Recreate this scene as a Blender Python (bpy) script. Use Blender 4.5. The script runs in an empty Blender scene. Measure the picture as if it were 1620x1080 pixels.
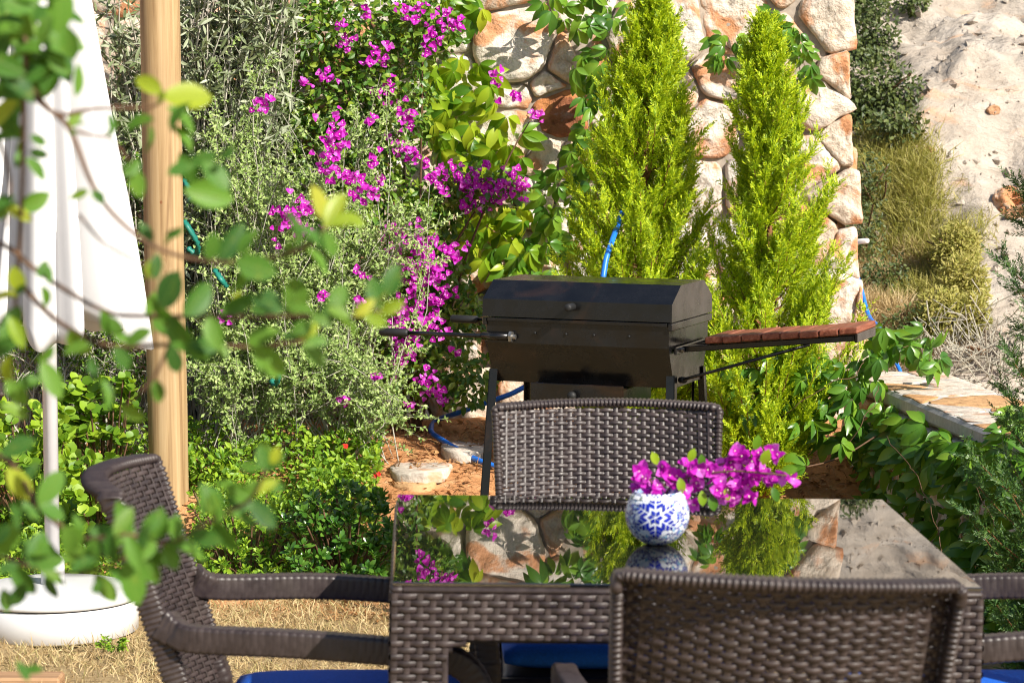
import bpy, math, random
import numpy as np
from mathutils import Vector, Matrix, noise

# ------------------------------------------------------------------ camera, sky, sun, exposure
SC = bpy.context.scene
COL = SC.collection
FPX = 4300.0                                   # focal length in pixels of a 1620 px wide frame
PITCH = math.atan(395.0 / FPX)
CAMZ = 1.5
cam = bpy.data.cameras.new('camera')
cam.sensor_width = 36.0
cam.lens = 36.0 * FPX / 1620.0
cam.clip_start = 0.05
cam.clip_end = 500.0
cam.dof.use_dof = True
cam.dof.focus_distance = 7.8
cam.dof.aperture_fstop = 11.0
camo = bpy.data.objects.new('camera', cam)
camo.location = (0, 0, CAMZ)
camo.rotation_euler = (math.radians(90) - PITCH, 0, 0)
COL.objects.link(camo)
SC.camera = camo

TO_SUN = Vector((0.58, -0.60, 0.60)).normalized()
SUN_EL = math.asin(TO_SUN.z)
SUN_AZ = math.atan2(TO_SUN.x, TO_SUN.y)
world = bpy.data.worlds.new('World')
SC.world = world
world.use_nodes = True
wn = world.node_tree
wn.nodes.clear()
sky = wn.nodes.new('ShaderNodeTexSky')
sky.sky_type = 'NISHITA'
sky.sun_disc = False
sky.sun_elevation = SUN_EL
sky.sun_rotation = SUN_AZ
bg = wn.nodes.new('ShaderNodeBackground')
bg.inputs['Strength'].default_value = 0.085
wo = wn.nodes.new('ShaderNodeOutputWorld')
wn.links.new(sky.outputs[0], bg.inputs[0])
wn.links.new(bg.outputs[0], wo.inputs[0])
sl = bpy.data.lights.new('sun', 'SUN')
sl.energy = 5.0
sl.angle = math.radians(0.5)
sl.color = (1.0, 0.93, 0.82)
slo = bpy.data.objects.new('sun', sl)
slo.rotation_euler = (-TO_SUN).to_track_quat('-Z', 'Y').to_euler()
slo.location = (6, -6, 8)
COL.objects.link(slo)
SC.view_settings.view_transform = 'Standard'
SC.view_settings.look = 'None'
SC.view_settings.gamma = 1.0
SC.view_settings.exposure = 0.80
SC.view_settings.use_curve_mapping = False
SC.render.engine = 'CYCLES'
SC.cycles.use_denoising = True
SC.cycles.filter_width = 1.05
SC.cycles.max_bounces = 7
SC.cycles.diffuse_bounces = 3
SC.cycles.glossy_bounces = 3
SC.cycles.transmission_bounces = 4
SC.cycles.caustics_reflective = False
SC.cycles.caustics_refractive = False
SC.cycles.sample_clamp_indirect = 6.0

SP, CP = math.sin(PITCH), math.cos(PITCH)
def at(px, py, Y):
    """point of the place that lies at depth Y (metres) on the photograph's sight line px, py"""
    u, v = (px - 810) / FPX, (540 - py) / FPX
    d = Vector((u, CP + v * SP, -SP + v * CP))
    return Vector((0, 0, CAMZ)) + d * (Y / d.y)

rng = np.random.default_rng(7)
random.seed(7)

# ------------------------------------------------------------------ object helpers
def tag(o, label=None, cat=None, group=None, kind=None):
    if label: o['label'] = label
    if cat: o['category'] = cat
    if group: o['group'] = group
    if kind: o['kind'] = kind
    return o

def empty(name, loc, label=None, cat=None, group=None, rot=(0, 0, 0)):
    o = bpy.data.objects.new(name, None)
    o.empty_display_size = 0.05
    o.location = loc
    o.rotation_euler = rot
    COL.objects.link(o)
    return tag(o, label, cat, group)

def tri_mesh(name, V, F, mat=None, smooth=False):
    V = np.asarray(V, dtype=np.float32).reshape(-1, 3)
    F = np.asarray(F, dtype=np.int32).reshape(-1, 3)
    me = bpy.data.meshes.new(name)
    me.vertices.add(len(V))
    me.vertices.foreach_set('co', V.ravel())
    me.loops.add(len(F) * 3)
    me.loops.foreach_set('vertex_index', F.ravel())
    me.polygons.add(len(F))
    me.polygons.foreach_set('loop_start', np.arange(0, len(F) * 3, 3, dtype=np.int32))
    me.polygons.foreach_set('use_smooth', np.full(len(F), bool(smooth)))
    if mat: me.materials.append(mat)
    me.update(calc_edges=True)
    return me

def link(name, me, parent=None, loc=None, rot=None, scale=None):
    o = bpy.data.objects.new(name, me)
    if parent: o.parent = parent
    if loc is not None: o.location = loc
    if rot is not None: o.rotation_euler = rot
    if scale is not None: o.scale = scale
    COL.objects.link(o)
    return o

class MB:
    """collects triangles of ONE mesh object"""
    def __init__(s): s.V = []; s.F = []; s.n = 0
    def add(s, V, F):
        V = np.asarray(V, dtype=np.float64).reshape(-1, 3)
        s.V.append(V); s.F.append(np.asarray(F, dtype=np.int64).reshape(-1, 3) + s.n); s.n += len(V)
        return s
    def arrays(s): return np.concatenate(s.V), np.concatenate(s.F)
    def mesh(s, name, mat, smooth=False, off=None):
        V, F = s.arrays()
        if off is not None: V = V - np.array(off)
        return tri_mesh(name, V, F, mat, smooth)
    def build(s, name, mat, parent=None, smooth=False, world=False):
        """world=True: the triangles are in world coordinates, the parent only translates"""
        off = tuple(parent.location) if (world and parent) else None
        return link(name, s.mesh(name, mat, smooth, off), parent)

def box(mb, c, s, bev=0.0, R=None):
    """box of full size s round c with chamfered edges"""
    c = np.array(c, float); h = np.array(s, float) / 2
    b = min(bev, h.min() * 0.9)
    if b <= 0:
        V = np.array([[x, y, z] for x in (-1, 1) for y in (-1, 1) for z in (-1, 1)], float) * h
        F = [(0,1,3),(0,3,2),(4,6,7),(4,7,5),(0,4,5),(0,5,1),(2,3,7),(2,7,6),(0,2,6),(0,6,4),(1,5,7),(1,7,3)]
    else:
        V = []; idx = {}
        for sx in (-1, 1):
            for sy in (-1, 1):
                for sz in (-1, 1):
                    for a in range(3):
                        v = np.array([sx, sy, sz]) * (h - b)
                        v[a] = (sx, sy, sz)[a] * h[a]
                        idx[(sx, sy, sz, a)] = len(V); V.append(v)
        F = []
        def q(a, b_, c_, d):
            F.append((a, b_, c_)); F.append((a, c_, d))
        for a in range(3):
            o1, o2 = (a + 1) % 3, (a + 2) % 3
            for sg in (-1, 1):
                L = []
                for (p, r) in ((-1, -1), (1, -1), (1, 1), (-1, 1)):
                    k = [0, 0, 0]; k[a] = sg; k[o1] = p; k[o2] = r
                    L.append(idx[(k[0], k[1], k[2], a)])
                q(*(L if sg > 0 else L[::-1]))
        for a in range(3):
            o1, o2 = (a + 1) % 3, (a + 2) % 3
            for s1 in (-1, 1):
                for s2 in (-1, 1):
                    k0 = [0, 0, 0]; k0[a] = -1; k0[o1] = s1; k0[o2] = s2
                    k1 = list(k0); k1[a] = 1
                    L = [idx[(*k0, o1)], idx[(*k1, o1)], idx[(*k1, o2)], idx[(*k0, o2)]]
                    q(*(L if s1 * s2 < 0 else L[::-1]))
        for sx in (-1, 1):
            for sy in (-1, 1):
                for sz in (-1, 1):
                    t = (idx[(sx, sy, sz, 0)], idx[(sx, sy, sz, 1)], idx[(sx, sy, sz, 2)])
                    F.append(t if sx * sy * sz > 0 else t[::-1])
        V = np.array(V)
    if R is not None: V = V @ np.array(R.to_3x3()).T
    mb.add(V + c, F)

def frames(P, up=None):
    P = np.asarray(P, float)
    T = np.gradient(P, axis=0)
    T /= np.linalg.norm(T, axis=1)[:, None] + 1e-12
    if up is None:
        up = np.array([0.13, 0.21, 0.97])
        if abs(T[:, 2]).mean() > 0.85: up = np.array([0.97, 0.2, 0.1])
    up = np.broadcast_to(np.asarray(up, float), P.shape)
    B = np.cross(T, up); B /= np.linalg.norm(B, axis=1)[:, None] + 1e-12
    N = np.cross(B, T)
    return T, B, N

def sweep(mb, P, sec, up=None, scale=None, caps=True):
    """sec: (k,2) closed section in (B, N) axes, swept along P"""
    P = np.asarray(P, float); sec = np.asarray(sec, float)
    T, B, N = frames(P, up)
    n, k = len(P), len(sec)
    sc = np.ones(n) if scale is None else np.asarray(scale, float)
    sc = sc[:, :, None] if sc.ndim == 2 else sc[:, None, None]
    V = P[:, None, :] + (sec[None, :, 0, None] * B[:, None, :] + sec[None, :, 1, None] * N[:, None, :]) * sc
    V = V.reshape(-1, 3)
    i = np.arange(n - 1)[:, None]; j = np.arange(k)[None, :]; j2 = (j + 1) % k
    a, b, c, d = i * k + j, i * k + j2, (i + 1) * k + j2, (i + 1) * k + j
    F = np.concatenate([np.stack([a, b, c], -1).reshape(-1, 3), np.stack([a, c, d], -1).reshape(-1, 3)])
    if caps:
        V = np.concatenate([V, P[:1], P[-1:]])
        m = n * k
        cap = [(m, (q + 1) % k, q) for q in range(k)] + [(m + 1, (n - 1) * k + q, (n - 1) * k + (q + 1) % k) for q in range(k)]
        F = np.concatenate([F, np.array(cap)])
    mb.add(V, F)

def circ(r, k=8): return [(r * math.cos(2 * math.pi * i / k), r * math.sin(2 * math.pi * i / k)) for i in range(k)]
def rrect(w, h, r=0.008, k=3):
    out = []
    for (sx, sy, a0) in ((1, 1, 0), (-1, 1, 90), (-1, -1, 180), (1, -1, 270)):
        for q in range(k):
            a = math.radians(a0 + 90 * q / (k - 1))
            out.append((sx * (w / 2 - r) + r * math.cos(a), sy * (h / 2 - r) + r * math.sin(a)))
    return out

def tube(mb, P, r, k=6, caps=True):
    P = np.asarray([tuple(p) for p in P], float)
    r = np.broadcast_to(np.asarray(r, float), (len(P),))
    sweep(mb, P, circ(1.0, k), scale=r, caps=caps)

def smooth_path(pts, n=8):
    """Catmull-Rom through pts"""
    pts = [np.array(p, float) for p in pts]
    Q = [2 * pts[0] - pts[1]] + pts + [2 * pts[-1] - pts[-2]]
    out = []
    for i in range(1, len(Q) - 2):
        for t in np.linspace(0, 1, n, endpoint=False):
            a, b, c, d = Q[i-1], Q[i], Q[i+1], Q[i+2]
            out.append(0.5 * ((2*b) + (-a+c)*t + (2*a-5*b+4*c-d)*t*t + (-a+3*b-3*c+d)*t**3))
    out.append(pts[-1])
    return np.array(out)

def even_path(P, step):
    d = np.r_[0, np.cumsum(np.linalg.norm(np.diff(P, axis=0), axis=1))]
    s = np.linspace(0, d[-1], int(d[-1] / step) + 1)
    return np.stack([np.interp(s, d, P[:, k]) for k in range(3)], -1), s
def checks(d, sec, p=.0125, dep=.040):
    """woven squares: grooves round the section, staggered between its upper and lower half"""
    ph = np.where(np.array([q[1] for q in sec]) >= 0, 0.0, .5)
    f = ((d[:, None] / p + ph[None]) % 1.0 - .5) / .17
    return 1 - dep * np.exp(-f ** 2)
def lathe(mb, prof, k=32, c=(0, 0, 0), rmod=None):
    """prof: list of (r, z)"""
    n = len(prof); V = []
    for (r, z) in prof:
        for j in range(k):
            a = 2 * math.pi * j / k
            rr = r if rmod is None else r * rmod(a, z)
            V.append((c[0] + rr * math.cos(a), c[1] + rr * math.sin(a), c[2] + z))
    F = []
    for i in range(n - 1):
        for j in range(k):
            j2 = (j + 1) % k
            a, b, d, e = i*k+j, i*k+j2, (i+1)*k+j2, (i+1)*k+j
            F += [(a, b, d), (a, d, e)]
    mb.add(V, F)

# ------------------------------------------------------------------ leaf helpers
def leaf_tpl(n=4, w=0.5, peak=0.45, fold=0.12, curl=0.15, tip=1.0):
    """leaf of length 1 along +x, normal +z; n segments; returns V, F"""
    V = [(0, 0, 0)]; F = []
    for i in range(1, n):
        t = i / n
        s = (t / peak) if t < peak else ((1 - t) / (1 - peak))
        hw = 0.5 * w * math.sin(min(1, s) * math.pi / 2) ** (0.8 * tip)
        z = -curl * t * t
        V += [(t, 0, z), (t, hw, z + fold * hw * 2), (t, -hw, z + fold * hw * 2)]
    V.append((1, 0, -curl))
    e = len(V) - 1
    F += [(0, 1, 2), (0, 3, 1)]
    for i in range(n - 2):
        a = 1 + 3 * i; b = a + 3
        F += [(a, b, a + 1), (a + 1, b, b + 1), (a, a + 2, b), (a + 2, b + 2, b)]
    a = 1 + 3 * (n - 2)
    F += [(a, e, a + 1), (a, a + 2, e)]
    return np.array(V, float), np.array(F)

TINY = (np.array([(0, 0, 0), (.5, .25, .06), (1, 0, 0), (.5, -.25, .06)], float), np.array([(0, 2, 1), (0, 3, 2)]))
NEEDLE = (np.array([(0, -.09, 0), (0, .09, 0), (.6, .135, .03), (1, 0, 0), (.6, -.135, .03)], float), np.array([(0, 4, 2), (0, 2, 1), (4, 3, 2)]))
MID = leaf_tpl(3, 0.52, 0.45, 0.15, 0.18)
BIG = leaf_tpl(5, 0.60, 0.55, 0.12, 0.22, 0.9)
OLIVE = leaf_tpl(3, 0.22, 0.5, 0.1, 0.08)

def unit(A): return A / (np.linalg.norm(A, axis=-1, keepdims=True) + 1e-12)

def leaves(mb, tpl, P, D, N, S, W=None):
    """leaf copies: P base, D direction, N rough normal, S length, W extra width factor"""
    V, F = tpl
    P = np.asarray(P, float); D = unit(np.asarray(D, float)); N = np.asarray(N, float)
    B = unit(np.cross(N, D)); Nn = np.cross(D, B)
    S = np.broadcast_to(np.asarray(S, float), (len(P),))[:, None, None]
    W = 1.0 if W is None else np.asarray(W)[:, None, None]
    X = P[:, None, :] + S * (V[None, :, 0, None] * D[:, None, :] + W * V[None, :, 1, None] * B[:, None, :] + V[None, :, 2, None] * Nn[:, None, :])
    n, k = len(P), len(V)
    FF = F[None] + (np.arange(n) * k)[:, None, None]
    mb.add(X.reshape(-1, 3), FF.reshape(-1, 3))

def rnd_dir(n): return unit(rng.normal(size=(n, 3)))

def in_blobs(blobs, n, shell=0.45):
    """n points in ellipsoids [(centre, (rx, ry, rz))], denser to the outside; also outward directions"""
    vol = np.array([b[1][0] * b[1][1] * b[1][2] for b in blobs]) ** 0.75
    k = rng.choice(len(blobs), n, p=vol / vol.sum())
    d = rnd_dir(n)
    r = rng.uniform(0, 1, n) ** shell
    C = np.array([tuple(b[0]) for b in blobs])[k]; R = np.array([b[1] for b in blobs])[k]
    return C + d * r[:, None] * R, d

def blob(px, py, Y, rx, rz, ry):
    k = Y / FPX
    return (at(px, py, Y), (rx * k, ry, rz * k))

# ------------------------------------------------------------------ materials
def new_mat(name):
    m = bpy.data.materials.new(name); m.use_nodes = True
    nt = m.node_tree; nt.nodes.clear()
    out = nt.nodes.new('ShaderNodeOutputMaterial')
    return m, nt, out
def nd(nt, typ, **kw):
    n = nt.nodes.new(typ)
    for k, v in kw.items():
        if k.startswith('_'): setattr(n, k[1:], v)
        else: n.inputs[k.replace('__', ' ')].default_value = v
    return n
def col4(c): return (c[0], c[1], c[2], 1.0)
def ramp(nt, fac, stops):
    r = nt.nodes.new('ShaderNodeValToRGB')
    el = r.color_ramp.elements
    while len(el) < len(stops): el.new(0.5)
    for e, (p, c) in zip(el, stops):
        e.position = p; e.color = col4(c) if len(c) == 3 else c
    nt.links.new(fac, r.inputs['Fac'])
    return r.outputs['Color']
def mixc(nt, fac, a, b, blend='MIX'):
    m = nt.nodes.new('ShaderNodeMix'); m.data_type = 'RGBA'; m.blend_type = blend
    def put(sock, v):
        if hasattr(v, 'is_linked') or hasattr(v, 'links'): nt.links.new(v, sock)
        elif isinstance(v, (int, float)): sock.default_value = v
        else: sock.default_value = col4(v)
    put(m.inputs[0], fac); put(m.inputs[6], a); put(m.inputs[7], b)
    return m.outputs[2]
def noise_tex(nt, vec, scale, detail=4, rough=0.55, dist=0.0):
    n = nd(nt, 'ShaderNodeTexNoise', Scale=scale, Detail=detail, Roughness=rough, Distortion=dist)
    if vec is not None: nt.links.new(vec, n.inputs['Vector'])
    return n.outputs['Fac']
def objco(nt): return nt.nodes.new('ShaderNodeTexCoord').outputs['Object']
def bump(nt, h, strength=0.3, dist=0.005, normal=None):
    b = nd(nt, 'ShaderNodeBump', Strength=strength, Distance=dist)
    nt.links.new(h, b.inputs['Height'])
    if normal is not None: nt.links.new(normal, b.inputs['Normal'])
    return b.outputs['Normal']
def principled(nt, out, color, rough=0.5, spec=0.5, metal=0.0, normal=None, coat=0.0):
    p = nd(nt, 'ShaderNodeBsdfPrincipled', Roughness=0.5, Metallic=metal)
    p.inputs['Specular IOR Level'].default_value = spec
    if coat: p.inputs['Coat Weight'].default_value = coat
    if hasattr(color, 'links'): nt.links.new(color, p.inputs['Base Color'])
    else: p.inputs['Base Color'].default_value = col4(color)
    if hasattr(rough, 'links'): nt.links.new(rough, p.inputs['Roughness'])
    else: p.inputs['Roughness'].default_value = rough
    if normal is not None: nt.links.new(normal, p.inputs['Normal'])
    nt.links.new(p.outputs[0], out.inputs['Surface'])
    return p
def plain(name, c, rough=0.5, spec=0.5, metal=0.0, var=0.12, scale=30, bmp=0.15, coat=0.0):
    m, nt, out = new_mat(name)
    co = objco(nt)
    f = noise_tex(nt, co, scale, 5, 0.6)
    dark = tuple(x * (1 - var * 1.6) for x in c); lite = tuple(min(1, x * (1 + var)) for x in c)
    cc = ramp(nt, f, [(0.3, dark), (0.7, lite)])
    principled(nt, out, cc, rough, spec, metal, bump(nt, f, bmp, 0.002) if bmp else None, coat)
    return m
def math_node(nt, op, a, b=None):
    n = nt.nodes.new('ShaderNodeMath'); n.operation = op
    for i, v in enumerate((a, b)):
        if v is None: continue
        if hasattr(v, 'links'): nt.links.new(v, n.inputs[i])
        else: n.inputs[i].default_value = v
    return n.outputs[0]
def leaf_mat(name, cols, rough=0.45, trans=0.35, tcol=None, spec=0.4, patch=0.0, pscale=6):
    """leaf colours vary from leaf to leaf; some light passes through"""
    m, nt, out = new_mat(name)
    g = nt.nodes.new('ShaderNodeNewGeometry'); oi = nt.nodes.new('ShaderNodeObjectInfo')
    f = math_node(nt, 'FRACT', math_node(nt, 'ADD', g.outputs['Random Per Island'], oi.outputs['Random']))
    n = len(cols)
    c = ramp(nt, f, [(i / max(1, n - 1), q) for i, q in enumerate(cols)])
    if patch:
        nz = noise_tex(nt, objco(nt), pscale, 2, 0.5)
        c = mixc(nt, math_node(nt, 'MULTIPLY', nz, patch), c, cols[-1])
    p = principled(nt, out, c, rough, spec)
    t = nt.nodes.new('ShaderNodeBsdfTranslucent')
    tc = mixc(nt, 1.0, c, tcol or (1.7, 1.6, 0.7), 'MULTIPLY')
    nt.links.new(tc, t.inputs['Color'])
    ms = nt.nodes.new('ShaderNodeMixShader'); ms.inputs[0].default_value = trans
    nt.links.new(p.outputs[0], ms.inputs[1]); nt.links.new(t.outputs[0], ms.inputs[2])
    nt.links.new(ms.outputs[0], out.inputs['Surface'])
    return m

def veined_leaf(name, cols, rough, trans, tcol, spec):
    """large leaf with a pale midrib, side veins and blemishes"""
    m, nt, out = new_mat(name)
    oi = nt.nodes.new('ShaderNodeObjectInfo'); co = objco(nt)
    sx = nt.nodes.new('ShaderNodeSeparateXYZ'); nt.links.new(co, sx.inputs[0])
    c = ramp(nt, oi.outputs['Random'], [(i / (len(cols) - 1), q) for i, q in enumerate(cols)])
    ay = math_node(nt, 'ABSOLUTE', sx.outputs[1])
    w = math_node(nt, 'SINE', math_node(nt, 'MULTIPLY', math_node(nt, 'SUBTRACT', sx.outputs[0], math_node(nt, 'MULTIPLY', ay, .9)), 46.0))
    vein = math_node(nt, 'MAXIMUM', ramp(nt, w, [(.86, (0, 0, 0)), (.98, (.6, .6, .6))]), ramp(nt, ay, [(.010, (1, 1, 1)), (.030, (0, 0, 0))]))
    c = mixc(nt, math_node(nt, 'MULTIPLY', vein, .25), c, (.24, .38, .08))
    cx = nt.nodes.new('ShaderNodeCombineXYZ'); nt.links.new(math_node(nt, 'MULTIPLY', oi.outputs['Random'], 50.0), cx.inputs[0])
    ad = nd(nt, 'ShaderNodeVectorMath', _operation='ADD'); nt.links.new(co, ad.inputs[0]); nt.links.new(cx.outputs[0], ad.inputs[1])
    bl = noise_tex(nt, ad.outputs[0], 3.2, 4, .6)
    c = mixc(nt, ramp(nt, bl, [(.58, (0, 0, 0)), (.74, (.4, .4, .4))]), c, (.26, .28, .04))
    c = mixc(nt, ramp(nt, noise_tex(nt, ad.outputs[0], 7, 3, .6), [(.68, (0, 0, 0)), (.72, (.8, .8, .8))]), c, (.16, .10, .03))
    p = principled(nt, out, c, rough, spec, 0, bump(nt, vein, .35, .03))
    t = nt.nodes.new('ShaderNodeBsdfTranslucent'); nt.links.new(mixc(nt, 1.0, c, tcol, 'MULTIPLY'), t.inputs['Color'])
    ms = nt.nodes.new('ShaderNodeMixShader'); ms.inputs[0].default_value = trans
    nt.links.new(p.outputs[0], ms.inputs[1]); nt.links.new(t.outputs[0], ms.inputs[2]); nt.links.new(ms.outputs[0], out.inputs['Surface'])
    return m

M = {}
# foliage
M['cypress'] = leaf_mat('golden_cypress', [(.15, .27, .008), (.36, .47, .010), (.58, .66, .020)], .55, .30, (1.4, 1.4, .5))
M['cypress_dark'] = leaf_mat('juniper_green', [(.025, .075, .018), (.05, .12, .022), (.09, .16, .03)], .5, .25)
M['boug'] = leaf_mat('bougainvillea_leaf', [(.04, .10, .012), (.07, .17, .018), (.15, .25, .025), (.22, .30, .03)], .4, .22)
M['bract'] = leaf_mat('magenta_bract', [(.38, .010, .33), (.58, .02, .50), (.66, .05, .60), (.78, .22, .74)], .6, .45, (1.3, 1.0, 1.3), .2)
M['creeper_lime'] = leaf_mat('creeper_leaf_lime', [(.05, .15, .012), (.13, .27, .014), (.25, .38, .018), (.38, .46, .03)], .35, .35)
M['creeper'] = leaf_mat('creeper_leaf', [(.045, .13, .018), (.09, .22, .022), (.19, .33, .03)], .32, .3, None, .5)
M['silver'] = leaf_mat('silver_leaf', [(.14, .23, .05), (.26, .37, .095), (.42, .52, .20)], .6, .15, (1.3, 1.3, .8))
M['olive'] = leaf_mat('olive_leaf', [(.09, .13, .045), (.20, .24, .12), (.42, .46, .33)], .45, .15, (1.2, 1.2, .8))
M['cover'] = leaf_mat('ground_cover_leaf', [(.07, .17, .012), (.16, .29, .018), (.30, .43, .03)], .45, .25)
M['glossy'] = leaf_mat('glossy_leaf', [(.035, .11, .015), (.065, .17, .02), (.12, .24, .03)], .25, .2, None, .6)
M['scallop'] = leaf_mat('scalloped_leaf', [(.09, .20, .015), (.18, .31, .02), (.32, .45, .03)], .5, .27)
M['front_leaf'] = veined_leaf('near_leaf', [(.03, .10, .02), (.06, .17, .022), (.12, .26, .028), (.045, .14, .02), (.16, .28, .03)], .48, .36, (1.6, 1.5, .5), .3)
M['young_leaf'] = veined_leaf('young_near_leaf', [(.20, .34, .02), (.34, .42, .03), (.44, .46, .05)], .36, .45, (1.4, 1.3, .5), .4)
M['hill_bush'] = leaf_mat('hill_bush_leaf', [(.035, .06, .015), (.07, .10, .025), (.12, .15, .04)], .5, .2)
M['hill_grass'] = leaf_mat('hill_grass_blade', [(.24, .25, .045), (.36, .34, .08), (.48, .42, .15)], .6, .3, (1.2, 1.2, .8))
M['straw'] = leaf_mat('straw_blade', [(.32, .22, .10), (.48, .36, .18), (.60, .48, .27), (.24, .22, .07)], .6, .2, (1.1, 1.1, .9), .3)
M['dead'] = leaf_mat('dead_leaf', [(.30, .14, .05), (.45, .26, .11), (.22, .10, .04)], .6, .15, (1.1, 1., .8), .3)
M['twig_grey'] = plain('grey_twig', (.42, .40, .33), .8, .2, 0, .2, 60, .3)
M['twig_brown'] = plain('brown_twig', (.12, .065, .035), .7, .3, 0, .3, 60, .3)
M['bark'] = plain('red_bark', (.22, .10, .045), .85, .2, 0, .3, 80, .6)
M['cream'] = plain('cream_flower', (.85, .80, .55), .6, .3, 0, .05, 20, 0)
M['red'] = plain('red_flower', (.7, .03, .02), .5, .3, 0, .1, 20, 0)

# wicker
def wicker(name, bumpy):
    m, nt, out = new_mat(name)
    co = objco(nt)
    f = noise_tex(nt, co, 45, 4, 0.6)
    mp = nd(nt, 'ShaderNodeMapping'); mp.inputs['Scale'].default_value = (60, 60, 600)
    nt.links.new(co, mp.inputs['Vector'])
    g = noise_tex(nt, mp.outputs[0], 1.0, 3, 0.6)
    c = ramp(nt, f, [(0.3, (.026, .0185, .018)), (0.7, (.052, .038, .036))])
    ge = nt.nodes.new('ShaderNodeNewGeometry')
    c = mixc(nt, 1.0, c, ramp(nt, ge.outputs['Random Per Island'], [(0, (.72, .70, .70)), (1, (1.25, 1.22, 1.2))]), 'MULTIPLY')
    dn = noise_tex(nt, co, 9, 5, .7)
    c = mixc(nt, ramp(nt, dn, [(.5, (0, 0, 0)), (.8, (.22, .22, .22))]), c, (.16, .135, .11))
    nrm = bump(nt, g, 0.25, 0.0008)
    if bumpy:
        b = nd(nt, 'ShaderNodeTexBrick', Scale=1.0)
        b.inputs['Color1'].default_value = (1, 1, 1, 1); b.inputs['Color2'].default_value = (.8, .8, .8, 1)
        b.inputs['Mortar'].default_value = (0, 0, 0, 1)
        b.inputs['Mortar Size'].default_value = 0.06
        b.inputs['Mortar Smooth'].default_value = 0.6
        b.inputs['Brick Width'].default_value = 1.0; b.inputs['Row Height'].default_value = 0.5
        mp2 = nd(nt, 'ShaderNodeMapping'); mp2.inputs['Scale'].default_value = (55, 55, 55)
        mp2.inputs['Rotation'].default_value = (math.radians(90), math.radians(0), math.radians(90))
        nt.links.new(co, mp2.inputs['Vector']); nt.links.new(mp2.outputs[0], b.inputs['Vector'])
        nrm = bump(nt, b.outputs['Fac'], -0.6, 0.002, nrm) if False else bump(nt, math_node(nt, 'SUBTRACT', 1.0, b.outputs['Fac']), 0.7, 0.002, nrm)
    r = ramp(nt, f, [(0.3, (.36, .36, .36)), (0.7, (.54, .54, .54))])
    principled(nt, out, c, r, .5, 0, nrm)
    return m
M['wicker'] = wicker('brown_resin_wicker', False)
M['wicker_frame'] = wicker('brown_resin_frame', False)
M['core'] = plain('dark_resin_core', (.018, .014, .013), .6, .3)
M['cushion'] = plain('blue_cushion_cloth', (.014, .125, .60), .85, .2, 0, .12, 200, .3)

def glass_mat():
    m, nt, out = new_mat('black_glass')
    co = objco(nt)
    f = noise_tex(nt, co, 5, 1, 0.4)
    sm = noise_tex(nt, co, 11, 6, .7, .5)
    rr_ = ramp(nt, sm, [(.5, (.008,) * 3), (.8, (.05,) * 3)])
    p = principled(nt, out, ramp(nt, noise_tex(nt, co, 120, 3, .6), [(.62, (.006, .006, .006)), (.85, (.014, .013, .012))]), rr_, .5, 0, bump(nt, f, 0.012, 0.004))
    p.inputs['IOR'].default_value = 2.7
    return m
M['glass'] = glass_mat()
M['steel'] = plain('steel_bolt', (.35, .34, .32), .4, .5, .9, .2, 90, .1)

def grill_mat(name, base, rough):
    m, nt, out = new_mat(name)
    co = objco(nt)
    f = noise_tex(nt, co, 14, 6, 0.65)
    f2 = noise_tex(nt, co, 5, 4, 0.6, 1.0)
    c = mixc(nt, ramp(nt, f2, [(0.55, (0, 0, 0)), (0.78, (.6, .6, .6))]), ramp(nt, f, [(0.3, tuple(x * .7 for x in base)), (.75, tuple(x * 1.7 for x in base))]), (.045, .020, .010))
    r = ramp(nt, f, [(0.3, (rough - .1,) * 3), (0.7, (rough + .14,) * 3)])
    principled(nt, out, c, r, .5, 0, bump(nt, f, 0.12, 0.002))
    return m
M['grill'] = grill_mat('black_enamel_steel', (.0045, .0043, .0045), .22)
M['grip'] = plain('black_rubber_grip', (.012, .012, .012), .6, .4)

def wood_mat(name, c1, c2, c3, scale=(30, 30, 1.6), rough=.6):
    m, nt, out = new_mat(name)
    co = objco(nt)
    oi = nt.nodes.new('ShaderNodeObjectInfo')
    ad = nd(nt, 'ShaderNodeVectorMath', _operation='ADD'); nt.links.new(co, ad.inputs[0])
    cx = nt.nodes.new('ShaderNodeCombineXYZ'); nt.links.new(math_node(nt, 'MULTIPLY', oi.outputs['Random'], 9.0), cx.inputs[0]); nt.links.new(cx.outputs[0], ad.inputs[1])
    mp = nd(nt, 'ShaderNodeMapping'); mp.inputs['Scale'].default_value = scale
    nt.links.new(ad.outputs[0], mp.inputs['Vector'])
    f = noise_tex(nt, mp.outputs[0], 1.0, 6, 0.65, 0.6)
    g = noise_tex(nt, co, 4, 3, 0.5)
    c = ramp(nt, f, [(0.25, c1), (0.5, c2), (0.72, c3)])
    c = mixc(nt, math_node(nt, 'MULTIPLY', g, 0.35), c, c1)
    principled(nt, out, c, rough, .3, 0, bump(nt, f, 0.35, 0.003))
    return m
M['post'] = wood_mat('pale_pine', (.16, .085, .035), (.41, .28, .14), (.53, .385, .22), (48, 48, 1.3))
M['slat'] = wood_mat('red_stained_wood', (.10, .026, .014), (.27, .08, .04), (.40, .17, .10), (110, 5, 110), .55)
M['plank'] = wood_mat('weathered_edging', (.22, .12, .06), (.36, .21, .11), (.45, .29, .16), (2, 30, 30), .7)
M['canvas'] = plain('white_canvas', (.60, .595, .60), .85, .2, 0, .02, 300, .08)
M['white'] = plain('white_plastic', (.64, .64, .645), .35, .5, 0, .03, 12, .03)
M['pole'] = plain('white_painted_pole', (.66, .65, .67), .35, .5, 0, .03, 20, .03)
M['hose'] = plain('blue_hose', (.015, .16, .66), .4, .5, 0, .15, 30, .05)
M['tie'] = plain('turquoise_plastic', (.01, .17, .13), .5, .5, 0, .1, 20, .05)

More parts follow.
